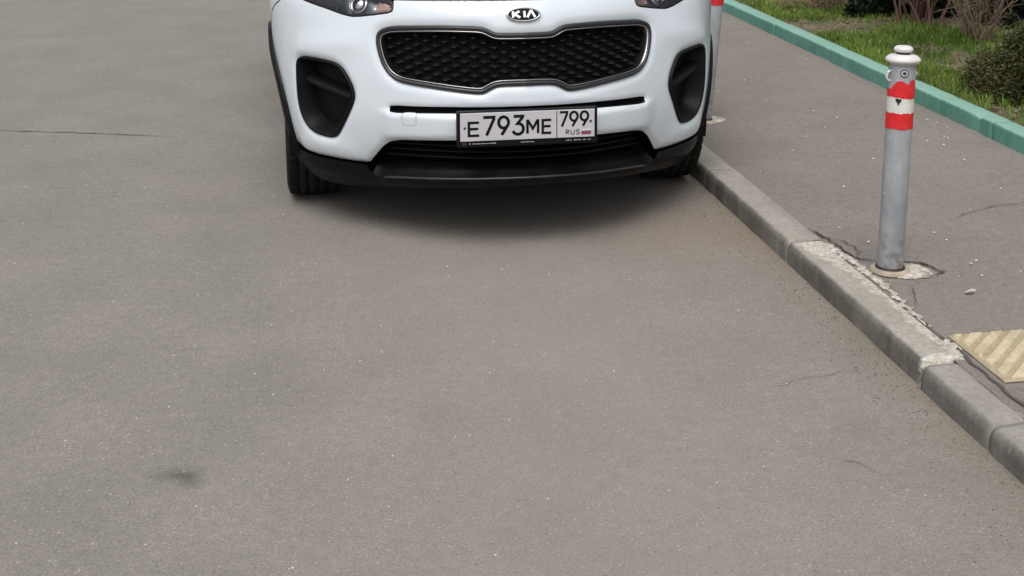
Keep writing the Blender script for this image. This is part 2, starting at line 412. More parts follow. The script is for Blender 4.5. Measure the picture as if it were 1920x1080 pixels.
# mortar smears: thin lumpy patches with ragged edges
def patch_lump(name, outline, z, h, mat, parent, seed=0, step=.009, rag=.013):
    o = np.array(outline); lo, hi = o.min(0) - .03, o.max(0) + .03; pts = []
    def inside(x, y):
        c = False; n = len(o)
        for i in range(n):
            x1, y1 = o[i]; x2, y2 = o[(i + 1) % n]
            if (y1 > y) != (y2 > y) and x < (x2 - x1) * (y - y1) / (y2 - y1) + x1: c = not c
        return c
    nx, ny = int((hi[0] - lo[0]) / step), int((hi[1] - lo[1]) / step); idx = {}; vs = []; fs = []
    ok = np.zeros((nx, ny), bool)
    for i in range(nx):
        for j in range(ny):
            x, y = lo[0] + i * step, lo[1] + j * step
            dx = noise.noise(Vector((x * 28, y * 28, seed))) * rag * 1.6 + noise.noise(Vector((x * 75, y * 75, seed))) * rag; dy = noise.noise(Vector((x * 28, y * 28, seed + 9))) * rag * 1.6
            ok[i, j] = inside(x + dx, y + dy)
    def v(i, j):
        if (i, j) not in idx:
            x, y = lo[0] + i * step, lo[1] + j * step
            edge = not all(0 <= a < nx and 0 <= b < ny and ok[a, b] for a, b in ((i, j), (i - 1, j), (i, j - 1), (i - 1, j - 1)))
            hh = -.003 if edge else h * (.55 + .6 * noise.noise(Vector((x * 40, y * 40, seed))))
            idx[i, j] = len(vs); vs.append((x + noise.noise(Vector((x * 90, y * 90, 1))) * .004, y + noise.noise(Vector((x * 90, y * 90, 5))) * .004, z + hh))
        return idx[i, j]
    for i in range(nx):
        for j in range(ny):
            if ok[i, j]: fs.append((v(i, j), v(i + 1, j), v(i + 1, j + 1), v(i, j + 1)))
    if fs: return mobj(name, vs, fs, mat, parent)
patch_lump('mortar_patch', [(1.99, 4.13), (2.03, 4.05), (2.09, 4.02), (2.15, 4.03), (2.19, 4.08), (2.16, 4.15), (2.10, 4.19), (2.03, 4.19)], WZ + .004, .010, M['mortar'], pave, 1)
patch_lump('mortar_smear', [(1.90, 4.45), (1.93, 4.44), (1.962, 4.33), (1.972, 4.16), (1.945, 4.15), (1.925, 4.30)], WZ + .006, .004, M['mortar'], kerb, 2).location.x = -1.8
patch_lump('mortar_smear', [(1.935, 4.18), (1.967, 4.16), (1.972, 4.02), (1.960, 3.80), (1.942, 3.62), (1.93, 3.65), (1.942, 3.9)], WZ + .005, .003, M['mortar'], kerb, 3, rag=.012).location.x = -1.8
patch_lump('mortar_smear', [(1.90, 3.38), (1.94, 3.38), (1.945, 3.50), (1.925, 3.52)], WZ + .005, .003, M['mortar'], kerb, 5, rag=.012).location.x = -1.8

# tactile tiles with diagonal ribs
def tile(x0, y0, s):
    bm = bmesh.new(); n = 90; T = {}
    per = .048
    for i in range(n + 1):
        for j in range(n + 1):
            x, y = s * i / n, s * j / n
            ph = ((x - y) / math.sqrt(2) / per) % 1.
            h = .0075 * max(0, min(1, (0.36 - abs(ph - .5)) * 13)) if .012 < x < s - .012 and .012 < y < s - .012 else 0
            if i in (0, n) or j in (0, n): h = -.004
            T[i, j] = bm.verts.new((x0 + x, y0 + y, WZ + .006 + h + .0015 * noise.noise(Vector((x * 40 + x0 * 9, y * 40, 2)))))
    for i in range(n):
        for j in range(n): bm.faces.new((T[i, j], T[i + 1, j], T[i + 1, j + 1], T[i, j + 1]))
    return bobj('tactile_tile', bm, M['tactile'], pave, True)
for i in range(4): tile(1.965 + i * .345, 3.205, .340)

# ------------------------------------------------------------------ bollards
def make_bollard(dz=0.):
    t = empty('bollard')
    r = .0450
    v, f = lathe([(r, 0), (r, .744 + dz), (r - .002, .747 + dz)], 40); mobj('post', v, f, M['galv'], t)
    cap = mobj('cap', *lathe([(.0, .731), (r + .001, .731), (r + .003, .736), (.057, .739), (.0605, .745), (.057, .752), (.046, .760), (.032, .764), (.024, .765)], 40), M['cap'], t)
    mobj('neck', *lathe([(.024, .762), (.022, .772), (.024, .775)], 24), M['dark'], cap)
    mobj('knob', *lathe([(.020, .771), (.029, .773), (.033, .779), (.031, .787), (.022, .792), (.0, .794)], 32), M['cap'], cap)
    def sleeve(name, z0, z1, mat, rr, top=None, bot=None):
        n = 72; vs = []; fs = []
        for k in range(n):
            a = 2 * math.pi * k / n
            zt = z1 + (top(a) if top else .0015 * math.sin(7 * a) + .001 * math.sin(17 * a)); zb = z0 + (bot(a) if bot else .0015 * math.sin(5 * a + 1) + .001 * math.sin(13 * a))
            for q in range(5): vs.append((rr * math.cos(a), rr * math.sin(a), zb + (zt - zb) * q / 4))
        for k in range(n):
            k2 = (k + 1) % n
            for q in range(4): fs.append((k * 5 + q, k2 * 5 + q, k2 * 5 + q + 1, k * 5 + q + 1))
        return mobj(name, vs, fs, mat, t)
    fa = R(-112)          # the side that faces the road and the camera
    def lobes(a):
        d = (a - fa + math.pi) % (2 * math.pi) - math.pi
        return max(.009 - .055 * (d + .12) ** 2, .013 - .10 * (d - .85) ** 2, -.022) + .0012 * math.sin(23 * d)
    lb = sleeve('white_band', .550 + dz, .640 + dz, M['white_band'], r + .0007)
    sleeve('red_band', .628 + dz, .680 + dz, M['red'], r + .0014, lobes, lambda a: .003 * math.sin(2 * a + .5) + .001 * math.sin(11 * a))
    sleeve('red_band', .519 + dz, .575 + dz, M['red'], r + .0014)
    # keyhole lock, chip of black paint, side lugs
    def curved(name, ca, cz, outline, rr, mat):
        vs = [(rr * math.cos(fa + ca), rr * math.sin(fa + ca), cz)]; n = len(outline)
        for (x, z) in outline: vs.append((rr * math.cos(fa + ca + x / r), rr * math.sin(fa + ca + x / r), cz + z))
        return mobj(name, vs, [(0, 1 + k, 1 + (k + 1) % n) for k in range(n)], mat, t)
    circ = lambda q, n=20: [(q * math.cos(2 * math.pi * k / n), q * math.sin(2 * math.pi * k / n)) for k in range(n)]
    lk = curved('lock', .1, .716 + dz, circ(.0135), r + .0022, M['dark']); curved('lock_face', .1, .716 + dz, circ(.0105), r + .0030, M['chrome_white']).parent = lk
    curved('lock_core', .1, .716 + dz, circ(.0055), r + .0038, M['dark']).parent = lk
    curved('paint_chip', -.22, .619 + dz, [(-.010, .006), (-.004, .010), (.004, .006), (.009, .009), (.010, .001), (.004, -.008), (.0, -.018), (-.003, -.006), (-.008, -.003)], r + .0022, M['dark'])
    for sgn, sc in ((1, 1.), (-1, .8)):
        pts = [];
        for k in range(11):
            a = math.pi * k / 10; pts.append((-sgn * (r - .002 + .020 * sc * math.sin(a)), 0, dz + .703 + .018 * sc * math.cos(a)))
        v, f = tube(pts, .0040, 8); o = mobj('lug', v, f, M['cap'], t); o.rotation_euler.z = R(10)
    cap.location.z = .012 + dz
    rg = mobj('base_ring', *lathe([(.045, .001), (.045, .010), (.062, .010), (.068, .006), (.070, -.004)], 44), M['rust'], t)
    mobj('ring_seal', *lathe([(.0485, .006), (.0482, .018), (.050, .012), (.052, .011)], 32), M['dark'], rg)
    return t
b1 = make_bollard(); b1.location = (2.045, 4.118, WZ + .006); b1.rotation_euler = (R(-1.0), R(.6), 0)
tag(b1, 'grey steel bollard with red and white bands standing alone beside the tactile tiles', 'bollard', 'steel bollards along the kerb')
b2 = make_bollard(.095); b2.location = (2.072, 6.38, WZ + .004); b2.rotation_euler = (R(0), R(4.2), 0)
tag(b2, None, 'bollard', 'steel bollards along the kerb'); b2['label'] = 'grey bollard half hidden behind the white car, red band at top edge'

# ------------------------------------------------------------------ the car
CAR = empty('parked_car', (.852, 4.755, 0), (0, 0, R(-.1)))
tag(CAR, 'white sport utility car parked against the kerb with black grille and plate E793ME799', 'car')
W_Z = [(0.12, .80), (0.2, .862), (0.3, .905), (0.42, .932), (0.6, .945), (0.8, .945), (0.95, .935), (1.05, .905), (1.2, .84)]
Y_Z = [(0.12, .10), (0.2, .055), (0.3, .03), (0.4, .008), (0.5, .0), (0.58, .006), (0.7, .028), (0.8, .052), (0.88, .077), (0.94, .104), (1.0, .16), (1.1, .31)]
PT = np.array([(0, 0), (.12, .010), (.25, .040), (.38, .098), (.507, .178), (.641, .276), (.76, .380), (.85, .487), (.905, .60), (.935, .74), (.942, .92), (.942, 2.0), (.942, 3.0), (.93, 3.8), (.88, 4.2), (.78, 4.36), (.5, 4.45), (.0, 4.48)])
def hermite(T, q):
    xs = np.array([a for a, b in T], float); ys = np.array([b for a, b in T], float)
    m = np.empty_like(ys); m[1:-1] = (ys[2:] - ys[:-2]) / (xs[2:] - xs[:-2]); m[0] = (ys[1] - ys[0]) / (xs[1] - xs[0]); m[-1] = (ys[-1] - ys[-2]) / (xs[-1] - xs[-2])
    q = np.asarray(q, float); i = np.clip(np.searchsorted(xs, q) - 1, 0, len(xs) - 2); h = xs[i + 1] - xs[i]; s = (q - xs[i]) / h
    r = (2 * s**3 - 3 * s * s + 1) * ys[i] + (s**3 - 2 * s * s + s) * h * m[i] + (-2 * s**3 + 3 * s * s) * ys[i + 1] + (s**3 - s * s) * h * m[i + 1]
    r = np.where(q < xs[0], ys[0] + (q - xs[0]) * m[0], r); return np.where(q > xs[-1], ys[-1] + (q - xs[-1]) * m[-1], r)
_ch = np.concatenate([[0], np.cumsum(np.hypot(np.diff(PT[:, 0]), np.diff(PT[:, 1])))])
_cq = np.linspace(0, _ch[-1], 2500); PX = hermite(list(zip(_ch, PT[:, 0])), _cq); PY = hermite(list(zip(_ch, PT[:, 1])), _cq)
AL = np.concatenate([[0], np.cumsum(np.hypot(np.diff(PX), np.diff(PY)))]); UMAX = AL[-1]
def sst(x, a, b):
    t = np.clip((x - a) / (b - a), 0, 1); return t * t * (3 - 2 * t)
def S(u, z):
    u = np.asarray(u, float); z = np.asarray(z, float); a = np.abs(u); sg = np.where(u < 0, -1., 1.)
    x = np.interp(a, AL, PX) * hermite(W_Z, z) / .942; y = np.interp(a, AL, PY)
    y = y + hermite(Y_Z, z) * (1 - sst(a, .6, 1.6)) - hermite([(.3, .05), (.6, .0), (.9, .04), (1.1, .12)], z) * sst(a, 4.6, 5.4)
    x = x + hermite([(.3, .0), (.6, .008), (.8, .018), (.92, .026), (1.05, .012)], z) * sst(a, 1.0, 1.35) * (1 - sst(a, 4.6, 5.2))
    return np.stack([sg * x, y, z], -1)
def nrm(u, z):
    h = 1.5e-3; du = S(u + h, z) - S(u - h, z); dz = S(u, z + h) - S(u, z - h); n = np.cross(du, dz); return n / np.linalg.norm(n, axis=-1, keepdims=True)
def uy(y):   # u where the flank reaches y
    return float(np.interp(y, PY, AL))
def Pt(u, z, d=0.):
    return S(u, z) + nrm(u, z) * np.asarray(d)[..., None]

def chaikin(P, it=2, closed=True):
    P = [np.array(p, float) for p in P]
    for _ in range(it):
        Q = []; n = len(P)
        for i in range(n if closed else n - 1):
            a, b = P[i], P[(i + 1) % n]; Q += [a * .75 + b * .25, a * .25 + b * .75]
        if not closed: Q = [P[0]] + Q + [P[-1]]
        P = Q
    return np.array(P)
def resample(P, step, closed=True):
    P = np.array(P, float)
    if closed: P = np.vstack([P, P[:1]])
    L = np.concatenate([[0], np.cumsum(np.hypot(*np.diff(P, axis=0).T))]); n = max(3, int(round(L[-1] / step)))
    q = np.linspace(0, L[-1], n + 1); r = np.c_[np.interp(q, L, P[:, 0]), np.interp(q, L, P[:, 1])]
    return r[:-1] if closed else r
def mirror(half):   # half outline, from the centre (u=0) round to the centre again
    h = [tuple(p) for p in half]; return h + [(-u, z) for u, z in reversed(h) if abs(u) > 1e-6]
def pip(P, poly):
    x, y = P[:, 0], P[:, 1]; c = np.zeros(len(P), bool); n = len(poly)
    for i in range(n):
        x1, y1 = poly[i]; x2, y2 = poly[(i + 1) % n]
        if y1 == y2: continue
        k = ((y1 > y) != (y2 > y)) & (x < (x2 - x1) * (y - y1) / (y2 - y1) + x1); c ^= k
    return c
def pdist(P, poly, closed=True):
    d = np.full(len(P), 9.); n = len(poly)
    for i in range(n if closed else n - 1):
        a = poly[i]; b = poly[(i + 1) % n]; ab = b - a; L = ab @ ab
        t = np.clip(((P - a) @ ab) / (L + 1e-12), 0, 1); d = np.minimum(d, np.hypot(*(P - a - t[:, None] * ab).T))
    return d
def inset(poly, w):
    p = np.array(poly); t = np.roll(p, -1, 0) - np.roll(p, 1, 0); t /= np.linalg.norm(t, axis=1, keepdims=True) + 1e-12
    area = .5 * np.sum(p[:, 0] * np.roll(p[:, 1], -1) - np.roll(p[:, 0], -1) * p[:, 1]); s = 1 if area > 0 else -1
    return p + np.c_[-t[:, 1], t[:, 0]] * s * w
def patch2(outer, holes=(), step=.014):
    outer = np.array(outer); V = [tuple(p) for p in outer]; E = [(i, (i + 1) % len(outer)) for i in range(len(outer))]
    for h in holes:
        b = len(V); V += [tuple(p) for p in h]; E += [(b + i, b + (i + 1) % len(h)) for i in range(len(h))]
    lo, hi = outer.min(0), outer.max(0)
    gx = np.arange(lo[0] + step / 2, hi[0], step); gy = np.arange(lo[1] + step / 2, hi[1], step * .87)
    G = np.array([(x + (step / 2 if j % 2 else 0), y) for j, y in enumerate(gy) for x in gx]) if len(gx) and len(gy) else np.zeros((0, 2))
    if len(G):
        k = pip(G, outer) & (pdist(G, outer) > step * .5)
        for h in holes: k &= ~pip(G, h) & (pdist(G, np.array(h)) > step * .4)
        V += [tuple(p) for p in G[k]]
    r = delaunay_2d_cdt([Vector(v) for v in V], E, [], 0, 1e-6)
    W = np.array([tuple(v) for v in r[0]]); T = np.array([tuple(f) for f in r[2]])
    C = W[T].mean(1); k = pip(C, outer)
    for h in holes: k &= ~pip(C, np.array(h))
    return W, T[k]
def skin(name, outer, mat, parent, holes=(), step=.014, off=None, fn=None):
    W, T = patch2(outer, holes, step)
    d = off(W) if callable(off) else np.full(len(W), off or 0.)
    P = fn(W) if fn else Pt(W[:, 0], W[:, 1], d)
    return mobj(name, P, T, mat, parent)
def ring(name, poly, rows, mat, parent, closed=True):
    """sweep a section (inset, outward offset) along an outline lying on the car skin"""
    vs = []; n = len(poly); m = len(rows)
    for w, d in rows:
        q = inset(poly, w); vs.append(Pt(q[:, 0], q[:, 1], np.full(n, d)))
    V = np.concatenate(vs); fs = [(j * n + i, j * n + (i + 1) % n, (j + 1) * n + (i + 1) % n, (j + 1) * n + i) for j in range(m - 1) for i in range(n if closed else n - 1)]
    return mobj(name, V, fs, mat, parent)
def strip(name, rows, mat, parent):
    """rows: list of (n,3) arrays, lofted"""
    n = len(rows[0]); V = np.concatenate(rows)
    fs = [(j * n + i, j * n + i + 1, (j + 1) * n + i + 1, (j + 1) * n + i) for j in range(len(rows) - 1) for i in range(n - 1)]
    return mobj(name, V, fs, mat, parent)

# outlines on the skin (u along the plan, z up), right half
GR = resample(chaikin(mirror([(0, .852), (.095, .852), (.115, .855), (.132, .864), (.155, .874), (.188, .878), (.32, .878), (.50, .867), (.555, .859), (.595, .840), (.605, .805), (.594, .754), (.576, .709), (.549, .676), (.512, .655), (.46, .648), (.32, .637), (.21, .627), (.165, .6255), (.143, .6385), (.113, .654), (.06, .656), (0, .656)]), 2), .009)
fogh = [(1.03, .640), (1.026, .680), (1.01, .700), (.985, .709), (.945, .713), (.83, .709), (.775, .695), (.74, .657), (.714, .61), (.711, .575), (.722, .545), (.76, .4815), (.80, .4215), (.82, .399), (.86, .391), (.94, .397), (.99, .425), (1.022, .475), (1.033, .54)]
FOG = {s: resample(chaikin([(u * s, z) for u, z in fogh], 2), .008) for s in (1, -1)}
SLIT = resample(chaikin([(-.549, .560), (-.40, .567), (-.27, .574), (0, .578), (.27, .574), (.40, .567), (.549, .560), (.551, .547), (.549, .533), (.40, .543), (.27, .550), (0, .555), (-.27, .550), (-.40, .543), (-.549, .533), (-.551, .547)], 1), .008)
TOW = resample(chaikin([(-.484, .5415), (-.434, .545), (-.428, .540), (-.428, .502), (-.434, .496), (-.484, .4925), (-.490, .498), (-.490, .536)], 2), .005)
UW = uy(.985); AZ = .345                      # wheel centre on the skin
arc = lambda r, a0, a1, n=26, uc=None: [((UW if uc is None else uc) + r * math.cos(a0 + (a1 - a0) * k / n), AZ + r * math.sin(a0 + (a1 - a0) * k / n)) for k in range(n + 1)]
HL = [(.529, .960), (.522, .932), (.526, .920), (.545, .911), (.61, .900), (.67, .891), (.71, .887), (.757, .8925), (.833, .909), (.94, .927), (1.06, .948), (1.2, .985), (1.31, 1.022), (1.28, 1.030), (1.1, 1.02), (.9, 1.006), (.72, .985), (.60, .970)]
HLs = resample(chaikin(HL, 1), .010)
hood_z = lambda u: .967 - .030 * (np.abs(u) / .52) ** 2 * .35
# bumper: hood line, along the lamp, down the seam, round the arch, lower edge
low = [(1.115, .318), (1.05, .303), (.95, .300), (.85, .302), (.735, .303), (.690, .304), (.672, .310), (.637, .345), (.598, .386), (.562, .411), (.508, .426), (.40, .436), (.27, .446), (0, .451)]
half = [(0, float(hood_z(0)))] + [(u, float(hood_z(u))) for u in (.1, .2, .3, .4, .48, .518)] + [(.517, .932), (.521, .917), (.543, .9075), (.61, .896), (.67, .887), (.71, .8835), (.757, .889), (.833, .905), (.94, .923), (1.06, .944)]
half += [(1.12, .925), (1.20, .89), (1.27, .85)]
a_top = math.atan2(.74 - AZ, 1.32 - UW)
r_c = .410
aa = [p for p in arc(r_c, R(112), R(184), 18)]
half += aa + low
BP = resample(np.array(mirror(half)), .010)
LOWL = resample(chaikin(np.array(low), 1, False), .010, False)
fil = [(GR, .032, .010), (FOG[1], .028, .010), (FOG[-1], .028, .010), (SLIT, .013, .006)]
lowfull = np.vstack([LOWL, (LOWL * [-1, 1])[::-1]])
def bumper_off(W):
    d = np.zeros(len(W))
    for poly, r, dp in fil: d -= dp * np.clip(1 - pdist(W, poly) / r, 0, 1) ** 2
    d -= .012 * np.clip(1 - pdist(W, lowfull, False) / .026, 0, 1) ** 2
    u = np.abs(W[:, 0]); z = W[:, 1]
    ramp = sst(z, .556 - .055 * (u / .55) ** 2 * .45, .535 - .055 * (u / .55) ** 2 * .45)
    d += .013 * (1 - sst(z, .530, .552)) * (1 - sst(u, .53, .63)) * sst(z, .40, .45)
    # cheek crease from the lamp to the fog pocket and shoulder under the lamps
    d += .007 * np.exp(-((z - (.80 - .16 * (u - .62))) / .05) ** 2) * sst(u, .60, .75) * (1 - sst(u, .98, 1.1))
    d += .012 * np.exp(-((z - .345) / .05) ** 2) * sst(u, .66, .8) * (1 - sst(u, 1.0, 1.1))
    return d
bumper = skin('front_bumper', BP, M['paint'], CAR, [GR, FOG[1], FOG[-1], SLIT, TOW], .0125, bumper_off)
skin('tow_hook_cover', inset(TOW, .0012), M['paint'], bumper, off=bumper_off, step=.012)
# slit recess
sl = ring('bumper_slot', SLIT, [(-.002, -.004), (.0005, -.006), (.002, -.03)], M['plastic'], bumper)
skin('slot_back', inset(SLIT, -.004), M['void'], sl, off=-.022, step=.03)

# grille: charcoal surround, satin strip, dark mesh of studs
grille = empty('grille'); grille.parent = CAR
ring('grille_frame', GR, [(-.004, -.013), (.000, -.007), (.002, .000), (.007, .004), (.014, .002), (.0185, -.005), (.019, -.012)], M['trim'], grille)
ring('grille_trim', GR, [(.018, -.012), (.0188, -.004), (.0205, -.001), (.0225, -.002), (.0235, -.010)], M['chrome'], grille)
ring('grille_wall', GR, [(.0225, -.008), (.025, -.012), (.0265, -.05)], M['stud'], grille)
skin('grille_back', inset(GR, .018), M['void'], grille, off=-.048, step=.03)
stv = [(-.024, 0, 0), (0, 0, -.0105), (.024, 0, 0), (0, 0, .0105), (-.010, -.017, 0), (0, -.017, -.004), (.010, -.017, 0), (0, -.017, .004)]
stf = [(0, 1, 5, 4), (1, 2, 6, 5), (2, 3, 7, 6), (3, 0, 4, 7), (4, 5, 6, 7)]
stm = bpy.data.meshes.new('grille_stud'); stm.from_pydata(stv, [], stf); stm.materials.append(M['stud'])
gin = inset(GR, .030)
row = 0; zz = .640
while zz < .875:
    for kx in range(-9, 10):
        u = kx * .079 + (.0395 if row % 2 else 0)
        if pip(np.array([(u, zz)]), gin)[0]:
            o = bpy.data.objects.new('grille_stud', stm); col.objects.link(o); o.parent = grille
            p = Pt(np.array(u), np.array(zz), -.042); n_ = nrm(np.array(u), np.array(zz)); o.location = p
            o.rotation_euler = (0, 0, math.atan2(n_[0], -n_[1]) * 1.0)
    row += 1; zz += .0182

# fog-lamp pockets
for s in (1, -1):
    pk = empty('fog_lamp_pocket'); pk.parent = CAR
    P_ = FOG[s]
    ring('pocket_rim', P_, [(-.004, -.014), (0, -.006), (.002, .001), (.008, .002), (.0125, -.003), (.0135, -.008)], M['plastic'], pk)
    ring('pocket_wall', P_, [(.0125, -.006), (.018, -.02), (.030, -.062), (.034, -.078)], M['plastic'], pk)
    skin('pocket_back', inset(P_, .031), M['plastic'], pk, off=-.076, step=.02)
    us = np.linspace(.745, .985, 14) * s; zc = np.interp(np.abs(us), [.745, .985], [.568, .612])
    rows = [Pt(us, zc + dz, np.full(14, dd)) for dz, dd in ((.030, -.078), (.020, -.045), (.010, -.026), (.002, -.021), (-.008, -.023), (-.014, -.035), (-.012, -.078))]
    strip('pocket_blade', rows, M['plastic'], pk)

# headlamps
for s in (1, -1):
    hp = np.array([(u * s, z) for u, z in HLs]); hl = empty('headlight'); hl.parent = CAR
    ring('lamp_seal', hp, [(-.004, -.012), (-.001, -.004), (.003, -.001), (.005, -.006), (.012, -.045)], M['lamp_bezel'], hl)
    skin('lens', inset(hp, .002), M['lens'], hl, off=-.001, step=.02)
    skin('reflector', inset(hp, .008), M['lamp_grey'], hl, off=lambda W: -.045 - .012 * np.sin(W[:, 0] * 60) * .4, step=.012)
    c = Pt(np.array(.70 * s), np.array(.945), -.036); v, f = lathe([(.0, .012), (.020, .010), (.030, .003), (.034, -.006), (.036, .004), (.040, .006), (.042, -.01)], 32)
    n_ = Vector(nrm(np.array(.70 * s), np.array(.945))); o = mobj('projector', v, f, M['chrome'], hl); o.location = c; o.rotation_euler = n_.to_track_quat('Z', 'Y').to_euler()
    ip = resample(chaikin([(.540 * s, .923), (.60 * s, .911), (.625 * s, .913), (.615 * s, .955), (.545 * s, .951)], 1), .008)
    skin('indicator', ip, M['indicator'], hl, off=lambda W: -.030 + .003 * np.sin(W[:, 1] * 700), step=.006)
    bz = resample(chaikin([(.75 * s, .903), (.82 * s, .913), (.94 * s, .934), (1.06 * s, .955), (1.2 * s, .992), (1.1 * s, 1.0), (.9 * s, .985), (.80 * s, .955)], 1), .01)
    skin('bezel', bz, M['lamp_bezel'], hl, off=-.026, step=.02)

# lower black bumper, lip and intake
lb_bot = [(1.155, .215), (1.07, .186), (.95, .180), (.86, .184), (.70, .203), (.55, .224), (.40, .241), (.25, .252), (.12, .258), (0, .259)]
ridge = [(0, .303), (.12, .302), (.25, .297), (.40, .287), (.50, .279), (.560, .272), (.600, .263), (.640, .262), (.674, .280)]
lowb = [(u, z - .003) for u, z in low if u >= .685]
lbh = ridge + [(.680, .301)] + lowb[::-1] + [(1.15, .335), (1.172, .30), (1.172, .25)] + lb_bot
LB = resample(np.array(mirror(lbh)), .012)
def lb_off(W):
    u = np.abs(W[:, 0]); z = W[:, 1]
    rz = np.interp(u, [p[0] for p in ridge], [p[1] for p in ridge]); bz_ = np.interp(u, [p[0] for p in lb_bot[::-1]], [p[1] for p in lb_bot[::-1]])
    d = .004 + .026 * (1 - sst(u, .52, .72))
    t = np.clip((rz - z) / (rz - bz_), 0, 1); d = d - (.018 * t ** 2 + .012 * np.clip(1 - t / .18, 0, 1) ** 2 * .5) * (1 - sst(u, .55, .7))
    # corner: soft horizontal swage
    d += .010 * np.exp(-((z - .255) / .03) ** 2) * sst(u, .62, .75)
    return d - .010 * np.clip(1 - pdist(W, np.array(lb_bot), False) / .02, 0, 1) ** 2
low_b = skin('lower_bumper', LB, M['lip'], CAR, step=.013, off=lb_off)
ur = np.linspace(-.66, .66, 67); rz = np.interp(np.abs(ur), [p[0] for p in ridge], [p[1] for p in ridge])
o0 = lb_off(np.c_[ur, rz - 1e-4])
strip('lip_ledge', [Pt(ur, rz, o0), Pt(ur, rz + .002, o0 - .006), Pt(ur, rz + .010, o0 - .035), Pt(ur, rz + .012, o0 - .037), Pt(ur, rz + .021, o0 - .065), Pt(ur, rz + .024, o0 - .11)], M['lip'], low_b)
ue_ = np.linspace(-.60, .60, 61); re_ = np.interp(np.abs(ue_), [p[0] for p in ridge], [p[1] for p in ridge]); oe_ = lb_off(np.c_[ue_, re_ - 1e-4])
strip('lip_edge', [Pt(ue_, re_ - .0045, oe_ - .001), Pt(ue_, re_ - .003, oe_ + .0025), Pt(ue_, re_ + .001, oe_ + .0025), Pt(ue_, re_ + .003, oe_ - .004)], M['edge'], low_b)  # added strip standing in for the ridge highlight
ub = np.linspace(-1.118, 1.118, 90); bzv = np.interp(np.abs(ub), [p[0] for p in lb_bot[::-1]], [p[1] for p in lb_bot[::-1]]); ob = lb_off(np.c_[ub, bzv])
e0 = Pt(ub, bzv, ob); strip('under_return', [e0, e0 + [0, .04, -.006], e0 + [0, .16, .0], np.c_[e0[:, 0] * .85, np.full(90, .75), np.full(90, .20)]], M['plastic'], low_b)
intake = empty('lower_intake'); intake.parent = CAR
ui = np.linspace(-.70, .70, 60)
strip('intake_back', [Pt(ui, np.full(60, z_), np.full(60, -.10)) for z_ in (.25, .32, .40, .47)], M['void'], intake)
lf = np.array([p for p in lowfull if abs(p[0]) < .70]); strip('intake_wall', [Pt(lf[:, 0], lf[:, 1], np.full(len(lf), d_)) for d_ in (-.010, -.03, -.10)], M['plastic'], intake)
for z_ in (.338, .366, .394, .422):
    um = np.interp(z_, [.30, .345, .386, .411, .426], [.66, .63, .59, .555, .50]); us = np.linspace(-um, um, 40); zz_ = z_ - .02 * (np.abs(us) / .6) ** 2 + .008
    strip('intake_slat', [Pt(us, zz_ + a, np.full(40, b)) for a, b in ((.004, -.095), (.005, -.062), (.002, -.055), (-.004, -.056), (-.006, -.064), (-.006, -.095))], M['plastic'], intake)

# emblem
U0, ZE = 0., .9165
ep = S(0., ZE); en = Vector(nrm(np.array(0.), np.array(ZE))); emb = empty('emblem'); emb.parent = CAR
emb.location = Vector(ep) + en * .003; ez = (Vector(S(0., ZE + .02)) - Vector(S(0., ZE - .02))).normalized(); ex = Vector((1, 0, 0))
emb.rotation_euler = Matrix((ex, ez, ex.cross(ez))).transposed().to_euler()
def ell(rows, n=48):
    vs = []; m = len(rows)
    for a, b, h in rows:
        for k in range(n): vs.append((a * math.cos(2 * math.pi * k / n), b * math.sin(2 * math.pi * k / n), h))
    fs = [(j * n + k, j * n + (k + 1) % n, (j + 1) * n + (k + 1) % n, (j + 1) * n + k) for j in range(m - 1) for k in range(n)]
    return vs, fs
EA, EB = .066, .0285
mobj('emblem_ring', *ell([(EA, EB, -.004), (EA, EB, .004), (EA - .003, EB - .002, .007), (EA - .007, EB - .005, .006), (EA - .009, EB - .007, .001)]), M['chrome'], emb)
v, f = ell([(EA - .007, EB - .005, .0015), (.02, .01, .0035), (.001, .0005, .004)]); mobj('emblem_field', v, f, M['plate_black'], emb)
def stroke(pts, w, h, thick=0., vs=None, fs=None):
    """mitred flat strip along a polyline in the xy plane"""
    vs = [] if vs is None else vs; fs = [] if fs is None else fs; P = [Vector(p) for p in pts]; b = len(vs); n = len(P)
    for i in range(n):
        d0 = (P[i] - P[i - 1]).normalized() if i else (P[1] - P[0]).normalized(); d1 = (P[i + 1] - P[i]).normalized() if i < n - 1 else d0
        t = (d0 + d1); t = t.normalized() if t.length > 1e-6 else d0; nn = Vector((-t.y, t.x)); c = max(.45, nn.dot(Vector((-d0.y, d0.x))))
        q = nn * (w / 2 / c)
        for sgn, hh in ((1, h + thick), (-1, h + thick), (1, h), (-1, h)): vs.append((P[i].x + sgn * q.x, P[i].y + sgn * q.y, hh))
    for i in range(n - 1):
        a, c = b + 4 * i, b + 4 * (i + 1); fs.append((a, a + 1, c + 1, c))
        if thick: fs += [(a, c, c + 2, a + 2), (a + 1, a + 3, c + 3, c + 1)]
    if thick: fs += [(b, b + 2, b + 3, b + 1), (b + 4 * n - 4, b + 4 * n - 3, b + 4 * n - 1, b + 4 * n - 2)]
    return vs, fs
def glyph(name, strokes, w, mat, parent, ox, oy, sx, sy, h0, thick=0.):
    vs, fs = [], []
    for k, st_ in enumerate(strokes): stroke([(ox + x * sx, oy + y * sy) for x, y in st_], w, h0 + k * .00012, thick, vs, fs)
    return mobj(name, vs, fs, mat, parent, False)
def arcp(cx, cy, rx, ry, a0, a1, n=14): return [(cx + rx * math.cos(R(a0 + (a1 - a0) * k / n)), cy + ry * math.sin(R(a0 + (a1 - a0) * k / n))) for k in range(n + 1)]
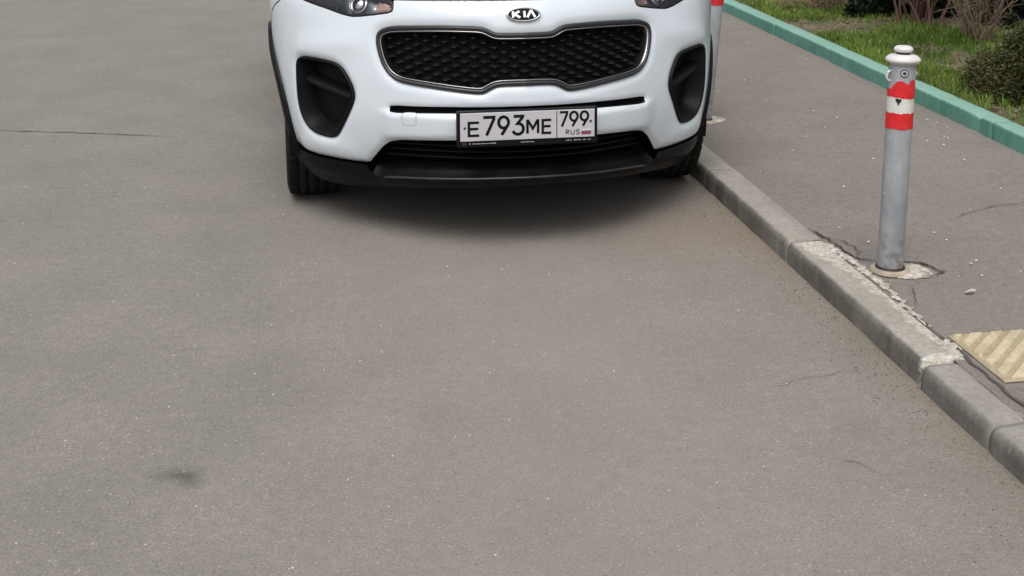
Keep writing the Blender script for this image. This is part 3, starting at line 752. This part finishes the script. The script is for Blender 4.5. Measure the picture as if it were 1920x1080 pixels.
for nm, ox, st_ in (('letter_k', -.045, [[(.12, 0), (.12, 1)], [(.95, 1), (.28, .52), (1.02, 0)]]), ('letter_i', -.010, [[(.5, 0), (.5, 1)]]), ('letter_a', .012, [[(.05, 0), (.50, 1), (.62, 1), (1.05, 0)]])):
    glyph(nm, st_, .0085, M['chrome_white'], emb, ox, -.0125, .030 if nm != 'letter_i' else .026, .025, .0042, .003)

# number plate
npl = empty('number_plate'); npl.parent = CAR
npl.location = (-.003, -.030, .510); npl.rotation_euler = (R(90 - 2), 0, 0)       # local x right, y up, z towards the viewer
bobj('plate_holder', box_bm((0, -.006, -.018), (.540, .137, .034), .004), M['plate_frame'], npl)
bobj('plate_sheet', box_bm((0, .004, .0005), (.516, .108, .004), .0015, 1), M['plate'], npl)
X0, Y0, H0 = -.258, .004 - .054, .0032
mm = .516 / 520
E_ = [[(1, 1), (0, 1), (0, 0), (1, 0)], [(.12, .52), (.92, .52)]]
D7 = [[(0, 1), (1, 1), (.98, .88), (.30, 0)]]
D9 = [arcp(.5, .69, .5, .31, -30, 330, 26), [(.93, .54), (.30, 0)]]
D3 = [[(.05, 1), (.92, 1), (.90, .93), (.42, .60)] + arcp(.46, .30, .52, .30, 88, -160, 18)]
M_ = [[(0, 0), (0, 1), (.06, 1), (.5, .38), (.94, 1), (1, 1), (1, 0)]]
R_ = [[(0, 0), (0, 1), (.7, 1), (.95, .8), (.7, .5), (.1, .5)], [(.45, .45), (1, 0)]]
U_ = [[(0, 1), (0, .2), (.25, 0), (.75, 0), (1, .2), (1, 1)]]
S_ = [[(1, .85), (.75, 1), (.25, 1), (0, .78), (.2, .55), (.8, .45), (1, .22), (.75, 0), (.25, 0), (0, .15)]]
for nm, st_, x0, x1, y0, h, w in (('letter', E_, 33, 72, 22, 50, 9.8), ('digit', D7, 88, 129, 21, 70, 11.6), ('digit', D9, 147, 185, 21, 70, 11.6), ('digit', D3, 203, 243, 21, 70, 11.6), ('letter', M_, 258, 299, 22, 50, 9.8), ('letter', E_, 317, 350, 22, 50, 9.8),
                                  ('region_digit', D7, 383, 412, 44, 56, 9.2), ('region_digit', D9, 424, 453, 44, 56, 9.2), ('region_digit', D9, 465, 494, 44, 56, 9.2), ('country_letter', R_, 408, 419, 13, 17, 3.2), ('country_letter', U_, 427, 440, 13, 17, 3.2), ('country_letter', S_, 448, 460, 13, 17, 3.2)):
    glyph(nm, st_, w * mm, M['plate_black'], npl, X0 + x0 * mm, Y0 + y0 * mm, (x1 - x0) * mm, h * mm, H0)
def prect(name, x0, x1, y0, y1, mat, h=H0, par=npl):
    return mobj(name, [(X0 + a * mm, Y0 + b * mm, h) for a, b in ((x0, y0), (x1, y0), (x1, y1), (x0, y1))], [(0, 1, 2, 3)], mat, par, False)
prect('divider', 370.5, 373.5, 2, 107, M['plate_black'])
prect('flag_white_stripe', 468, 506, 25.5, 32, M['flag_white']); prect('flag_blue_stripe', 468, 506, 19, 25.5, M['flag_blue']); prect('flag_red_stripe', 468, 506, 11, 19, M['flag_red'])
for bx_, by_ in ((17, 52), (504, 62)):
    mobj('plate_screw', [(X0 + bx_ * mm + x, Y0 + by_ * mm + y, z) for x, y, z in lathe([(.0048, H0 - .002), (.0045, H0 + .0012), (.002, H0 + .0016), (0, H0 + .0016)], 14)[0]], lathe([(1, 0)] * 4, 14)[1], M['dark'], npl)
rr = random.Random(2)
for x0, x1, n, mt in ((34, 138, 17, 'mark_grey'), (8, 24, 2, 'mark_red'), (232, 285, 9, 'mark_grey'), (408, 506, 16, 'mark_grey')):
    wx = (x1 - x0) / n
    for k in range(n):   # dealer lettering along the lower lip of the holder, too small to read
        if rr.random() < .12: continue
        hh = rr.uniform(2.5, 4.2) if mt == 'mark_grey' else 8
        prect('frame_print', x0 + k * wx + .3, x0 + (k + 1) * wx - rr.uniform(.9, 2.2), -12 - (2 if mt == 'mark_red' else 0), -12 + hh, M[mt], .0005)

# wheel-arch cladding, fenders, flanks
def arch_clad(s, yc, name):
    uc = uy(yc); n = 44
    rows = []
    for r, d in ((.425, -.002), (.424, .010), (.416, .016), (.385, .017), (.372, .013), (.368, .004), (.368, -.05), (.375, -.16)):
        a = np.linspace(R(200), R(-20), n); U = uc + r * np.cos(a); Z = np.maximum(AZ + r * np.sin(a), .16); rows.append(Pt(U * s, Z, np.full(n, d)))
    return strip(name, rows, M['plastic'], CAR)
YR = 3.655
for s in (1, -1):
    arch_clad(s, .985, 'wheel_arch_trim'); arch_clad(s, YR, 'wheel_arch_trim')
    # front fender
    fp = [(1.063, .950), (1.12, .931), (1.203, .896), (1.274, .855)] + arc(r_c, R(110), R(12), 22) + [(UW + .43, .345), (1.98, .345), (2.06, .72), (2.06, 1.068), (1.8, 1.06), (1.5, 1.048), (1.335, 1.03), (1.2, .990), (1.09, .957)]
    skin('fender', resample(np.array([(u * s, z) for u, z in fp]), .014), M['paint'], CAR, step=.022)
    dn = [(1.984, .345), (3.04, .345), (3.04, 1.082), (2.064, 1.07), (2.064, .72)]
    d1 = skin('front_door', resample(np.array([(u * s, z) for u, z in dn]), .02), M['paint'], CAR, step=.04, off=lambda W: -.018 * np.exp(-((W[:, 1] - .52) / .10) ** 2))
    UR = uy(YR)
    dr = [(3.045, .345), (UR - .45, .345)] + [(u, z) for u, z in arc(.43, R(180), R(118), 8, UR)] + [(UR - .10, .80), (UR - .02, 1.09), (3.045, 1.082)]
    d2 = skin('rear_door', resample(np.array([(u * s, z) for u, z in dr]), .02), M['paint'], CAR, step=.04, off=lambda W: -.018 * np.exp(-((W[:, 1] - .52) / .10) ** 2))
    for d_, u_ in ((d1, 2.85), (d2, 3.82)):
        us = np.linspace(u_ - .12, u_ + .10, 14) * s
        strip('door_handle', [Pt(us, .945 + a * np.ones(14), b * (1 - (np.linspace(-1, 1, 14)) ** 6)) for a, b in ((.014, .0), (.014, .028), (.006, .036), (-.008, .034), (-.014, .02))], M['paint'], d_)
    rq = [(UR - .095, .80), (UR - .10, .755)] + [(u, z) for u, z in arc(.43, R(100), R(2), 18, UR)] + [(UR + .46, .40), (UMAX - .62, .40), (UMAX - .62, 1.1), (UR - .015, 1.09)]
    skin('rear_quarter', resample(np.array([(u * s, z) for u, z in rq]), .02), M['paint'], CAR, step=.04)
    sill = [(UW + .42, .335), (UR - .44, .335), (UR - .42, .20), (UW + .40, .20)]
    skin('sill', resample(np.array([(u * s, z) for u, z in sill]), .03), M['plastic'], CAR, step=.05, off=.006)
    tl = [(UMAX - .95, .90), (UMAX - .62, .88), (UMAX - .35, .90), (UMAX - .35, 1.0), (UMAX - .62, 1.02), (UMAX - .95, .98)]
    skin('tail_light', resample(chaikin([(u * s, z) for u, z in tl], 1), .015), M['red'], CAR, step=.03, off=.008)
tg = resample(np.array([(UMAX - .616, .40), (UMAX, .40), (UMAX, 1.1), (UMAX - .616, 1.1)]), .02)
for s in (1, -1): skin('tailgate', tg * [s, 1], M['paint'], CAR, step=.05)
for s in (1, -1): skin('rear_bumper', resample(np.array([(UR + .40, .22), (UMAX, .22), (UMAX, .395), (UR + .44, .395)]), .03) * [s, 1], M['plastic'], CAR, step=.05, off=.01)

# bonnet: relaxed membrane between the skin's top edge and the cowl
ue = np.concatenate([np.linspace(0, .52, 30), np.linspace(.53, 1.31, 40), np.linspace(1.33, 2.05, 30)])
zt = np.where(ue < .525, hood_z(ue) + .003, np.interp(ue, [.529, .60, .72, .9, 1.1, 1.28, 1.335, 1.5, 1.8, 2.06], [.963, .973, .988, 1.009, 1.023, 1.033, 1.036, 1.052, 1.064, 1.072]))
eh = S(ue, zt); eh[:, 1] += .004; eh[:, 0] -= .003 * sst(ue, .6, 1.)
edge = np.vstack([(eh * [-1, 1, 1])[::-1][:-1], eh])
cx_ = np.linspace(eh[-1, 0], -eh[-1, 0], 42)[1:-1]; cowl = np.c_[cx_, eh[-1, 1] - .16 * (1 - (cx_ / eh[-1, 0]) ** 2), eh[-1, 2] + .055 * (1 - (cx_ / eh[-1, 0]) ** 2)]
bd = np.vstack([edge, cowl]); Wp, Tp = patch2(bd[:, :2], (), .035)
zb = np.full(len(Wp), np.nan)
for i, w in enumerate(Wp):
    d = np.hypot(*(bd[:, :2] - w).T); j = d.argmin()
    if d[j] < 1e-4: zb[i] = bd[j, 2]
fix = ~np.isnan(zb); zc = np.where(fix, zb, 1.05); nb = [set() for _ in Wp]
for t_ in Tp:
    for a, b in ((0, 1), (1, 2), (2, 0)): nb[t_[a]].add(t_[b]); nb[t_[b]].add(t_[a])
II = np.repeat(np.arange(len(Wp)), [len(q) for q in nb]); JJ = np.array([j for q in nb for j in q]); cnt = np.maximum(1, np.array([len(q) for q in nb]))
for _ in range(900):
    s_ = np.bincount(II, zc[JJ], len(Wp)) / cnt; zc = np.where(fix, zb, s_ + .00042)
mobj('bonnet', np.c_[Wp, zc], Tp, M['paint'], CAR)
# cabin
def curve3(f, n): return np.array([f(t) for t in np.linspace(-1, 1, n)])
wb = curve3(lambda t: (t * .80, 1.50 + .26 * t * t, 1.115 - .03 * t * t), 21); wt = curve3(lambda t: (t * .60, 2.20 + .10 * t * t, 1.60 - .03 * t * t), 21)
strip('windscreen', [wb + (wt - wb) * q + np.array([0, -.03, .03]) * 4 * q * (1 - q) * .6 for q in np.linspace(0, 1, 9)], M['glass'], CAR)
rb = curve3(lambda t: (t * .58, 4.02 - .05 * t * t, 1.59 - .03 * t * t), 21)
strip('roof', [wt + (rb - wt) * q + np.array([0, 0, .05]) * 4 * q * (1 - q) for q in np.linspace(0, 1, 13)], M['paint'], CAR)
rw = curve3(lambda t: (t * .76, 4.38 - .07 * t * t, 1.10), 21)
strip('rear_window', [rb + (rw - rb) * q for q in np.linspace(0, 1, 7)], M['glass'], CAR)
for s in (1, -1):
    def sidept(y, q):   # q 0 at the belt, 1 at the roof rail
        b = np.array(S(uy(y), 1.085)); b[2] = 1.085; b[0] -= .02
        t = np.array([np.interp(y, [1.7, 2.3, 4.0, 4.3], [.80, .605, .585, .60]), y, np.interp(y, [1.7, 2.3, 3.2, 4.0, 4.35], [1.11, 1.572, 1.60, 1.565, 1.40])]); p = b + (t - b) * q; p[0] += .02 * math.sin(math.pi * q); p[0] *= s; return p
    for nm, ya, yb in (('side_window', 1.95, 2.62), ('side_window', 2.70, 3.50), ('side_window', 3.58, 4.05)):
        strip(nm, [np.array([sidept(y, q) for y in np.linspace(ya, yb, 12)]) for q in np.linspace(.0, .93, 6)], M['glass'], CAR)
    for ya, yb, mt in ((1.70, 1.96, 'paint'), (2.61, 2.71, 'plastic'), (3.49, 3.59, 'plastic'), (4.04, 4.36, 'paint')):
        strip('pillar', [np.array([sidept(y, q) * [1.004, 1, 1] for y in np.linspace(ya, yb, 5)]) for q in np.linspace(0, 1, 7)], M[mt], CAR)
    strip('roof_rail', [np.array([sidept(y, 1) + [s * .012 * math.cos(a), 0, .012 * math.sin(a) + .008] for y in np.linspace(2.1, 4.1, 16)]) for a in np.linspace(0, 2 * math.pi, 9)], M['plastic'], CAR)
    mr = bobj('door_mirror', box_bm((s * 1.03, 1.98, 1.12), (.20, .11, .14), .045, 4), M['paint'], CAR, True)
    bobj('mirror_glass', box_bm((s * 1.03, 2.036, 1.12), (.15, .008, .10), .003, 1), M['chrome'], mr)
bobj('underbody_light_block', box_bm((0, 2.35, .285), (1.36, 3.9, .16), .03, 2), M['void'], CAR)  # plain black box added to block light under the car
bobj('front_dark_block', box_bm((0, 1.25, .60), (1.16, 1.7, .62), .05, 2), M['void'], CAR)  # unseen black block added so the panel seams look dark
bobj('cabin_dark_block', box_bm((0, 3.0, .75), (1.55, 2.5, .62), .05, 2), M['void'], CAR)  # another unseen block, added to keep the seams behind the doors dark

# wheels
def make_wheel():
    w = empty('wheel'); R0 = .345; hw = .1125
    prof = [(.215, -.088), (.225, -.098), (.262, -.1125), (.300, -.112), (.326, -.105), (.338, -.097)]
    g = [(-.060, .006), (-.022, .006), (.022, .006), (.060, .006)]
    xs = [(-.090, 0)]
    for c_, ww in g: xs += [(c_ - ww - .001, 0), (c_ - ww + .001, 1), (c_ + ww - .001, 1), (c_ + ww + .001, 0)]
    xs += [(.090, 0)]
    for x, dp in xs: prof.append((R0 - .008 * (abs(x) / .09) ** 3 - (.009 if dp else 0), x))
    prof += [(r_, -x) for r_, x in [(.338, -.097), (.326, -.105), (.300, -.112), (.262, -.1125), (.225, -.098), (.215, -.088)]]
    n = 192; vs = []; m = len(prof)
    for k in range(n):
        a = 2 * math.pi * k / n
        for j, (r_, x) in enumerate(prof):
            if r_ > .32 and abs(x) > .064 and k % 4 == 0: r_ -= .007
            elif r_ > .335 and abs(x) < .064 and k % 6 == 0: r_ -= .003
            vs.append((x, r_ * math.cos(a), max(-AZ + .003, r_ * math.sin(a))))
    fs = [(k * m + j, k * m + j + 1, ((k + 1) % n) * m + j + 1, ((k + 1) % n) * m + j) for k in range(n) for j in range(m - 1)]
    mobj('tyre', vs, fs, M['rubber'], w)
    v, f = lathe([(.217, -.09), (.217, -.02), (.205, .02), (.217, .09), (.222, .100), (.210, .098), (.200, .08)], 64)
    mobj('rim', [(z, x, y) for x, y, z in v], f, M['alloy'], w)
    for k in range(5):
        for q in (-.13, .13):
            a = 2 * math.pi * k / 5
            sv, sf = tube([(.085, .04 * math.cos(a), .04 * math.sin(a)), (.092, .13 * math.cos(a + q), .13 * math.sin(a + q)), (.085, .208 * math.cos(a + q * 1.3), .208 * math.sin(a + q * 1.3))], [.022, .015, .017], 8)
            mobj('spoke', sv, sf, M['alloy'], w)
    v, f = lathe([(.0, .105), (.03, .104), (.055, .095), (.06, .06)], 24); mobj('hub_cap', [(z, x, y) for x, y, z in v], f, M['alloy'], w)
    v, f = lathe([(.02, .0), (.14, .0), (.14, .02), (.02, .02)], 40); mobj('brake_disc', [(z, x, y) for x, y, z in v], f, M['dark'], w)
    return w
w0 = make_wheel(); first = True
for s, y in ((-1, .985), (1, .985), (-1, YR), (1, YR)):
    w = w0 if first else copy_tree(w0); first = False
    w.parent = CAR; w.location = (s * .805, y - .02, AZ - .003); w.rotation_euler = (0, 0, 0 if s > 0 else math.pi)
for s in (1, -1):
    for y in (.985, YR):
        v, f = [], []
        for k in range(25):
            a = R(190 - 200 * k / 24)
            for x in (.62, .90): v.append((s * x, y + .40 * math.cos(a), max(.17, AZ + .40 * math.sin(a))))
        f = [(2 * k, 2 * k + 1, 2 * k + 3, 2 * k + 2) for k in range(24)]; b_ = len(v)
        v += [(s * .62, y, AZ)]; f += [(b_, 2 * k, 2 * k + 2) for k in range(24)]
        mobj('wheel_well', v, f, M['void'], CAR)

# ------------------------------------------------------------------ lawn, shrubs
rg = np.random.default_rng(7)
def lawn_h(x, y): return .10 + .05 * noise.noise(Vector((x * .9, y * .9, 7))) + .012 * noise.noise(Vector((x * 5, y * 5, 1))) + min(.10, max(0, x - 4.0) * .04)
def make_grass(n, x0, x1, y0, y1):
    vs, fs = [], []
    k = 0; tries = 0
    while k < n and tries < n * 6:
        tries += 1
        x, y = rg.uniform(x0, x1), rg.uniform(y0, y1)
        dn = noise.noise(Vector((x * 1.3, y * 1.3, 11))) + .5 * noise.noise(Vector((x * 3.7, y * 3.7, 2))) + .45 * noise.noise(Vector((x * 11, y * 11, 5)))
        dens = .36 + 1.45 * dn - max(0, x - 4.15) * .33
        if rg.random() > dens: continue
        h = rg.uniform(.03, .085) * (.75 + .6 * max(0, dn)); a = rg.uniform(0, 6.283); l = rg.uniform(.1, .8) * h; w = rg.uniform(.0016, .0034)
        b = rg.uniform(0, 6.283); z = lawn_h(x, y) - .004; ca, sa = math.cos(a), math.sin(a); cb, sb = math.cos(b) * w, math.sin(b) * w; i = len(vs)
        vs += [(x - cb, y - sb, z), (x + cb, y + sb, z), (x + ca * l * .35 + cb * .8, y + sa * l * .35 + sb * .8, z + h * .6), (x + ca * l * .35 - cb * .8, y + sa * l * .35 - sb * .8, z + h * .6), (x + ca * l, y + sa * l, z + h)]
        fs += [(i, i + 1, i + 2, i + 3), (i + 3, i + 2, i + 4)]; k += 1
    o = mobj('grass', vs, fs, M['grass'], None, False)
    return tag(o, 'patchy short green grass growing behind the green edging', 'grass', kind='stuff')
make_grass(70000, 3.50, 6.6, 4.6, 13.5)
def litter(n):
    vs, fs = [], []
    for _ in range(n):
        x, y = rg.uniform(3.5, 6.6), rg.uniform(4.6, 13); z = lawn_h(x, y) + rg.uniform(.002, .02); s = rg.uniform(.006, .022); a = rg.uniform(0, 6.28); t = rg.uniform(-.6, .6); i = len(vs)
        for q, r_ in ((0, 1), (1.57, .5), (3.14, 1), (4.71, .5)): vs.append((x + s * r_ * math.cos(a + q), y + s * r_ * math.sin(a + q), z + s * r_ * math.sin(q + a) * t))
        fs.append((i, i + 1, i + 2, i + 3))
    return tag(mobj('leaf_litter', vs, fs, M['dry'], None, False), 'scattered dry brown leaves lying over the lawn', 'leaves', kind='stuff')
litter(14000)

def bare_shrub(loc, h, spread, nst, mat, label, seed, lean=0.5, leaves=0, leafmat=None, thin=1.):
    r = random.Random(seed); o = empty('bare_shrub', loc); vs, fs = [], []; tips = []
    def grow(p, d, L, rad, lvl):
        pts = [p]; rr_ = [rad]; n = 5
        for k in range(n):
            d = (d + Vector((r.gauss(0, .16), r.gauss(0, .16), r.gauss(0, .10) + .03))).normalized(); p = p + d * (L / n); pts.append(p); rr_.append(rad * (1 - .55 * (k + 1) / n))
        tube(pts, rr_, 5, vs, fs, False); tips.extend(pts[2:])
        if lvl > 0:
            for k in range(r.randint(2, 4)):
                q = r.randint(1, n); dd = (d + Vector((r.gauss(0, .6), r.gauss(0, .6), r.gauss(0, .35)))).normalized(); grow(pts[q], dd, L * r.uniform(.4, .68), rr_[q] * .62, lvl - 1)
    for k in range(nst):
        a = r.uniform(0, 6.283); s_ = r.uniform(.15, 1) * lean
        grow(Vector((r.gauss(0, spread * .08), r.gauss(0, spread * .08), -.02)), Vector((math.cos(a) * s_, math.sin(a) * s_, 1)).normalized(), h * r.uniform(.5, .85), .009 * thin * r.uniform(.6, 1.3) * (h / .8), 3)
    mobj('branches', vs, fs, mat, o)
    if leaves:
        lv, lf_ = [], []
        for _ in range(leaves):
            p = r.choice(tips) + Vector((r.gauss(0, .02), r.gauss(0, .02), r.gauss(0, .02))); s_ = r.uniform(.006, .016); u = Vector((r.gauss(0, 1), r.gauss(0, 1), r.gauss(0, 1))).normalized(); w = u.orthogonal().normalized(); i = len(lv)
            lv += [p + u * s_, p + w * s_ * .5, p - u * s_, p - w * s_ * .5]; lf_.append((i, i + 1, i + 2, i + 3))
        mobj('foliage', lv, lf_, leafmat, o, False)
    return tag(o, label, 'shrub', 'shrubs on the lawn')
def G(x, y): return (x, y, lawn_h(x, y))
bare_shrub(G(4.45, 8.72), 1.2, 1.0, 26, M['bark'], 'red-brown bare shrub with thick upright stems at the top of the lawn', 1, .30, thin=.75)
bare_shrub(G(4.52, 8.05), .62, .8, 24, M['twig'], 'dry grey bare shrub with fine spreading twigs nearest the bollard', 2, .95, thin=.8)
bare_shrub(G(4.98, 8.85), .9, .8, 16, M['twig'], 'tangled bare twiggy shrub between the dark conifers', 3, .9, 200, M['dry'])
bare_shrub(G(4.15, 9.65), .42, .9, 20, M['twig'], 'low brown bush with dry leaves at the lawn edge', 5, 1.2, 1500, M['dry'], .7)
bare_shrub(G(4.55, 7.05), .28, .5, 14, M['herb'], 'low grey-green leafy plant near the right edge of the photo', 6, 1.3, 900, M['herb'], .6)

def conifer(loc, rx, ry, h, n, mat, label, seed, low=0., needle=.05, cat='conifer'):
    r = random.Random(seed); o = empty('conifer_shrub', loc); tv, tf = [], []; vs, fs = [], []
    tube([(0, 0, -.03), (.01, .01, h * .45), (0, 0, h * .85)], [.03, .022, .006], 7, tv, tf)
    for _ in range(n):
        # sprays along random branches that droop slightly, denser outside
        a = r.uniform(0, 6.283); t = r.random(); rad = (1 - t) ** .55 * (.72 + .28 * r.random()) * (.78 + .42 * noise.noise(Vector((math.cos(a) * 1.7 + seed, math.sin(a) * 1.7, t * 3.5))) + .22 * noise.noise(Vector((math.cos(a) * 5, math.sin(a) * 5 + seed, t * 9)))); zz_ = low + t * (h - low)
        c = Vector((math.cos(a) * rx * rad, math.sin(a) * ry * rad, zz_ + r.gauss(0, .03) - .06 * rad))
        out = Vector((math.cos(a), math.sin(a), r.uniform(-.1, .9))).normalized()
        if r.random() < .02: tube([(0, 0, max(0, zz_ - .15)), tuple(c * .5 + Vector((0, 0, zz_ * .45))), tuple(c)], [.010, .006, .002], 4, tv, tf, False)
        for _k in range(5):
            d = (out + Vector((r.gauss(0, .55), r.gauss(0, .55), r.gauss(0, .45)))).normalized(); L = needle * r.uniform(.6, 1.4); w = d.orthogonal().normalized()
            w = (Matrix.Rotation(r.uniform(0, 6.28), 3, d) @ w) * L * .13; i = len(vs)
            vs += [c - w * .6, c + w * .6, c + d * L * .55 + w, c + d * L, c + d * L * .55 - w]; fs.append((i, i + 1, i + 2, i + 3, i + 4))
    mobj('trunk', tv, tf, M['bark'], o); mobj('crown', vs, fs, mat, o, False)
    return tag(o, label, cat, 'evergreens on the lawn')
conifer(G(4.78, 9.45), .62, .5, 1.25, 5600, M['conifer'], 'dark evergreen shrub at the top edge left of the red-brown stems', 11, .02, .07)
conifer(G(5.42, 8.75), .72, .6, 1.35, 6000, M['conifer'], 'dark evergreen shrub at the top right corner behind the twigs', 12, .02, .07)
conifer(G(6.3, 8.0), .7, .7, 1.2, 3600, M['conifer'], 'dark evergreen shrub just past the right edge of the lawn', 13, .02, .07)
conifer(G(4.02, 6.55), .42, .60, .36, 9000, M['juniper'], 'low olive-green creeping juniper at the right edge behind the edging', 14, .0, .022)
for i, (x, y, s_) in enumerate(((3.9 + 1.5, 11.8, 1.4), (6.6, 10.6, 1.6), (4.6, 13.2, 1.5), (7.6, 9.0, 1.5))):
    conifer(G(x, y), .9, .85, s_, 3000, M['conifer'], ['dark evergreen far up the lawn behind the first row', 'tall dark evergreen behind the top right shrubs', 'farthest dark evergreen up the lawn', 'dark evergreen farthest to the right on the lawn'][i], 30 + i, .02, .09)

# ------------------------------------------------------------------ scraps and grit
def scrap(loc, pts, label, cat='paper', mat='paper', name='paper_scrap'):
    n = len(pts); vs = [(x, y, .006 + .006 * math.sin(k * 2.1)) for k, (x, y) in enumerate(pts)] + [(x, y, .003 + .006 * math.sin(k * 2.1)) for k, (x, y) in enumerate(pts)]
    o = mobj(name, vs, [tuple(range(n)), tuple(range(2 * n - 1, n - 1, -1))] + [(k, (k + 1) % n, n + (k + 1) % n, n + k) for k in range(n)], M[mat], None, False); o.location = loc; return tag(o, label, cat)
patch_lump('mortar_patch', [(2.0, 6.33), (2.07, 6.28), (2.17, 6.34), (2.21, 6.42), (2.13, 6.45), (2.06, 6.52), (2.0, 6.46)], WZ + .004, .010, M['mortar'], pave, 8)
scrap((2.218, 3.869, WZ + .004), [(-.022, -.004), (-.004, -.008), (.02, .006), (.028, .014), (.004, .006), (-.012, .012)], 'small pale torn scrap on the pavement to the right of the bollard base')
def grit(name, n, region, z, label, smin, smax, seed, mat='pebble'):
    r = random.Random(seed); vs, fs = [], []
    for _ in range(n):
        x, y = region(r); s_ = r.uniform(smin, smax); i = len(vs)
        for k in range(5): a = 6.283 * k / 5; vs.append((x + s_ * r.uniform(.6, 1.1) * math.cos(a), y + s_ * r.uniform(.6, 1.1) * math.sin(a), z))
        vs.append((x, y, z + s_ * .8)); fs += [(i + k, i + (k + 1) % 5, i + 5) for k in range(5)]
    return tag(mobj(name, vs, fs, M[mat], None, False), label, 'grit', kind='stuff')
grit('road_grit', 260, lambda r: (r.uniform(-1.6, 1.78), r.uniform(2.3, 6)), .001, 'scattered pale grit on the grey road', .0015, .0042, 1)
grit('gutter_grit', 700, lambda r: (1.79 - abs(r.gauss(0, .11)), r.uniform(2.4, 6.2)), .001, 'brown sandy grit along the foot of the kerb', .0015, .004, 2, 'twig')
grit('pavement_grit', 90, lambda r: (r.uniform(1.97, 3.35), r.uniform(3, 9)), WZ + .003, 'scattered pale grit on the pavement', .002, .008, 3)
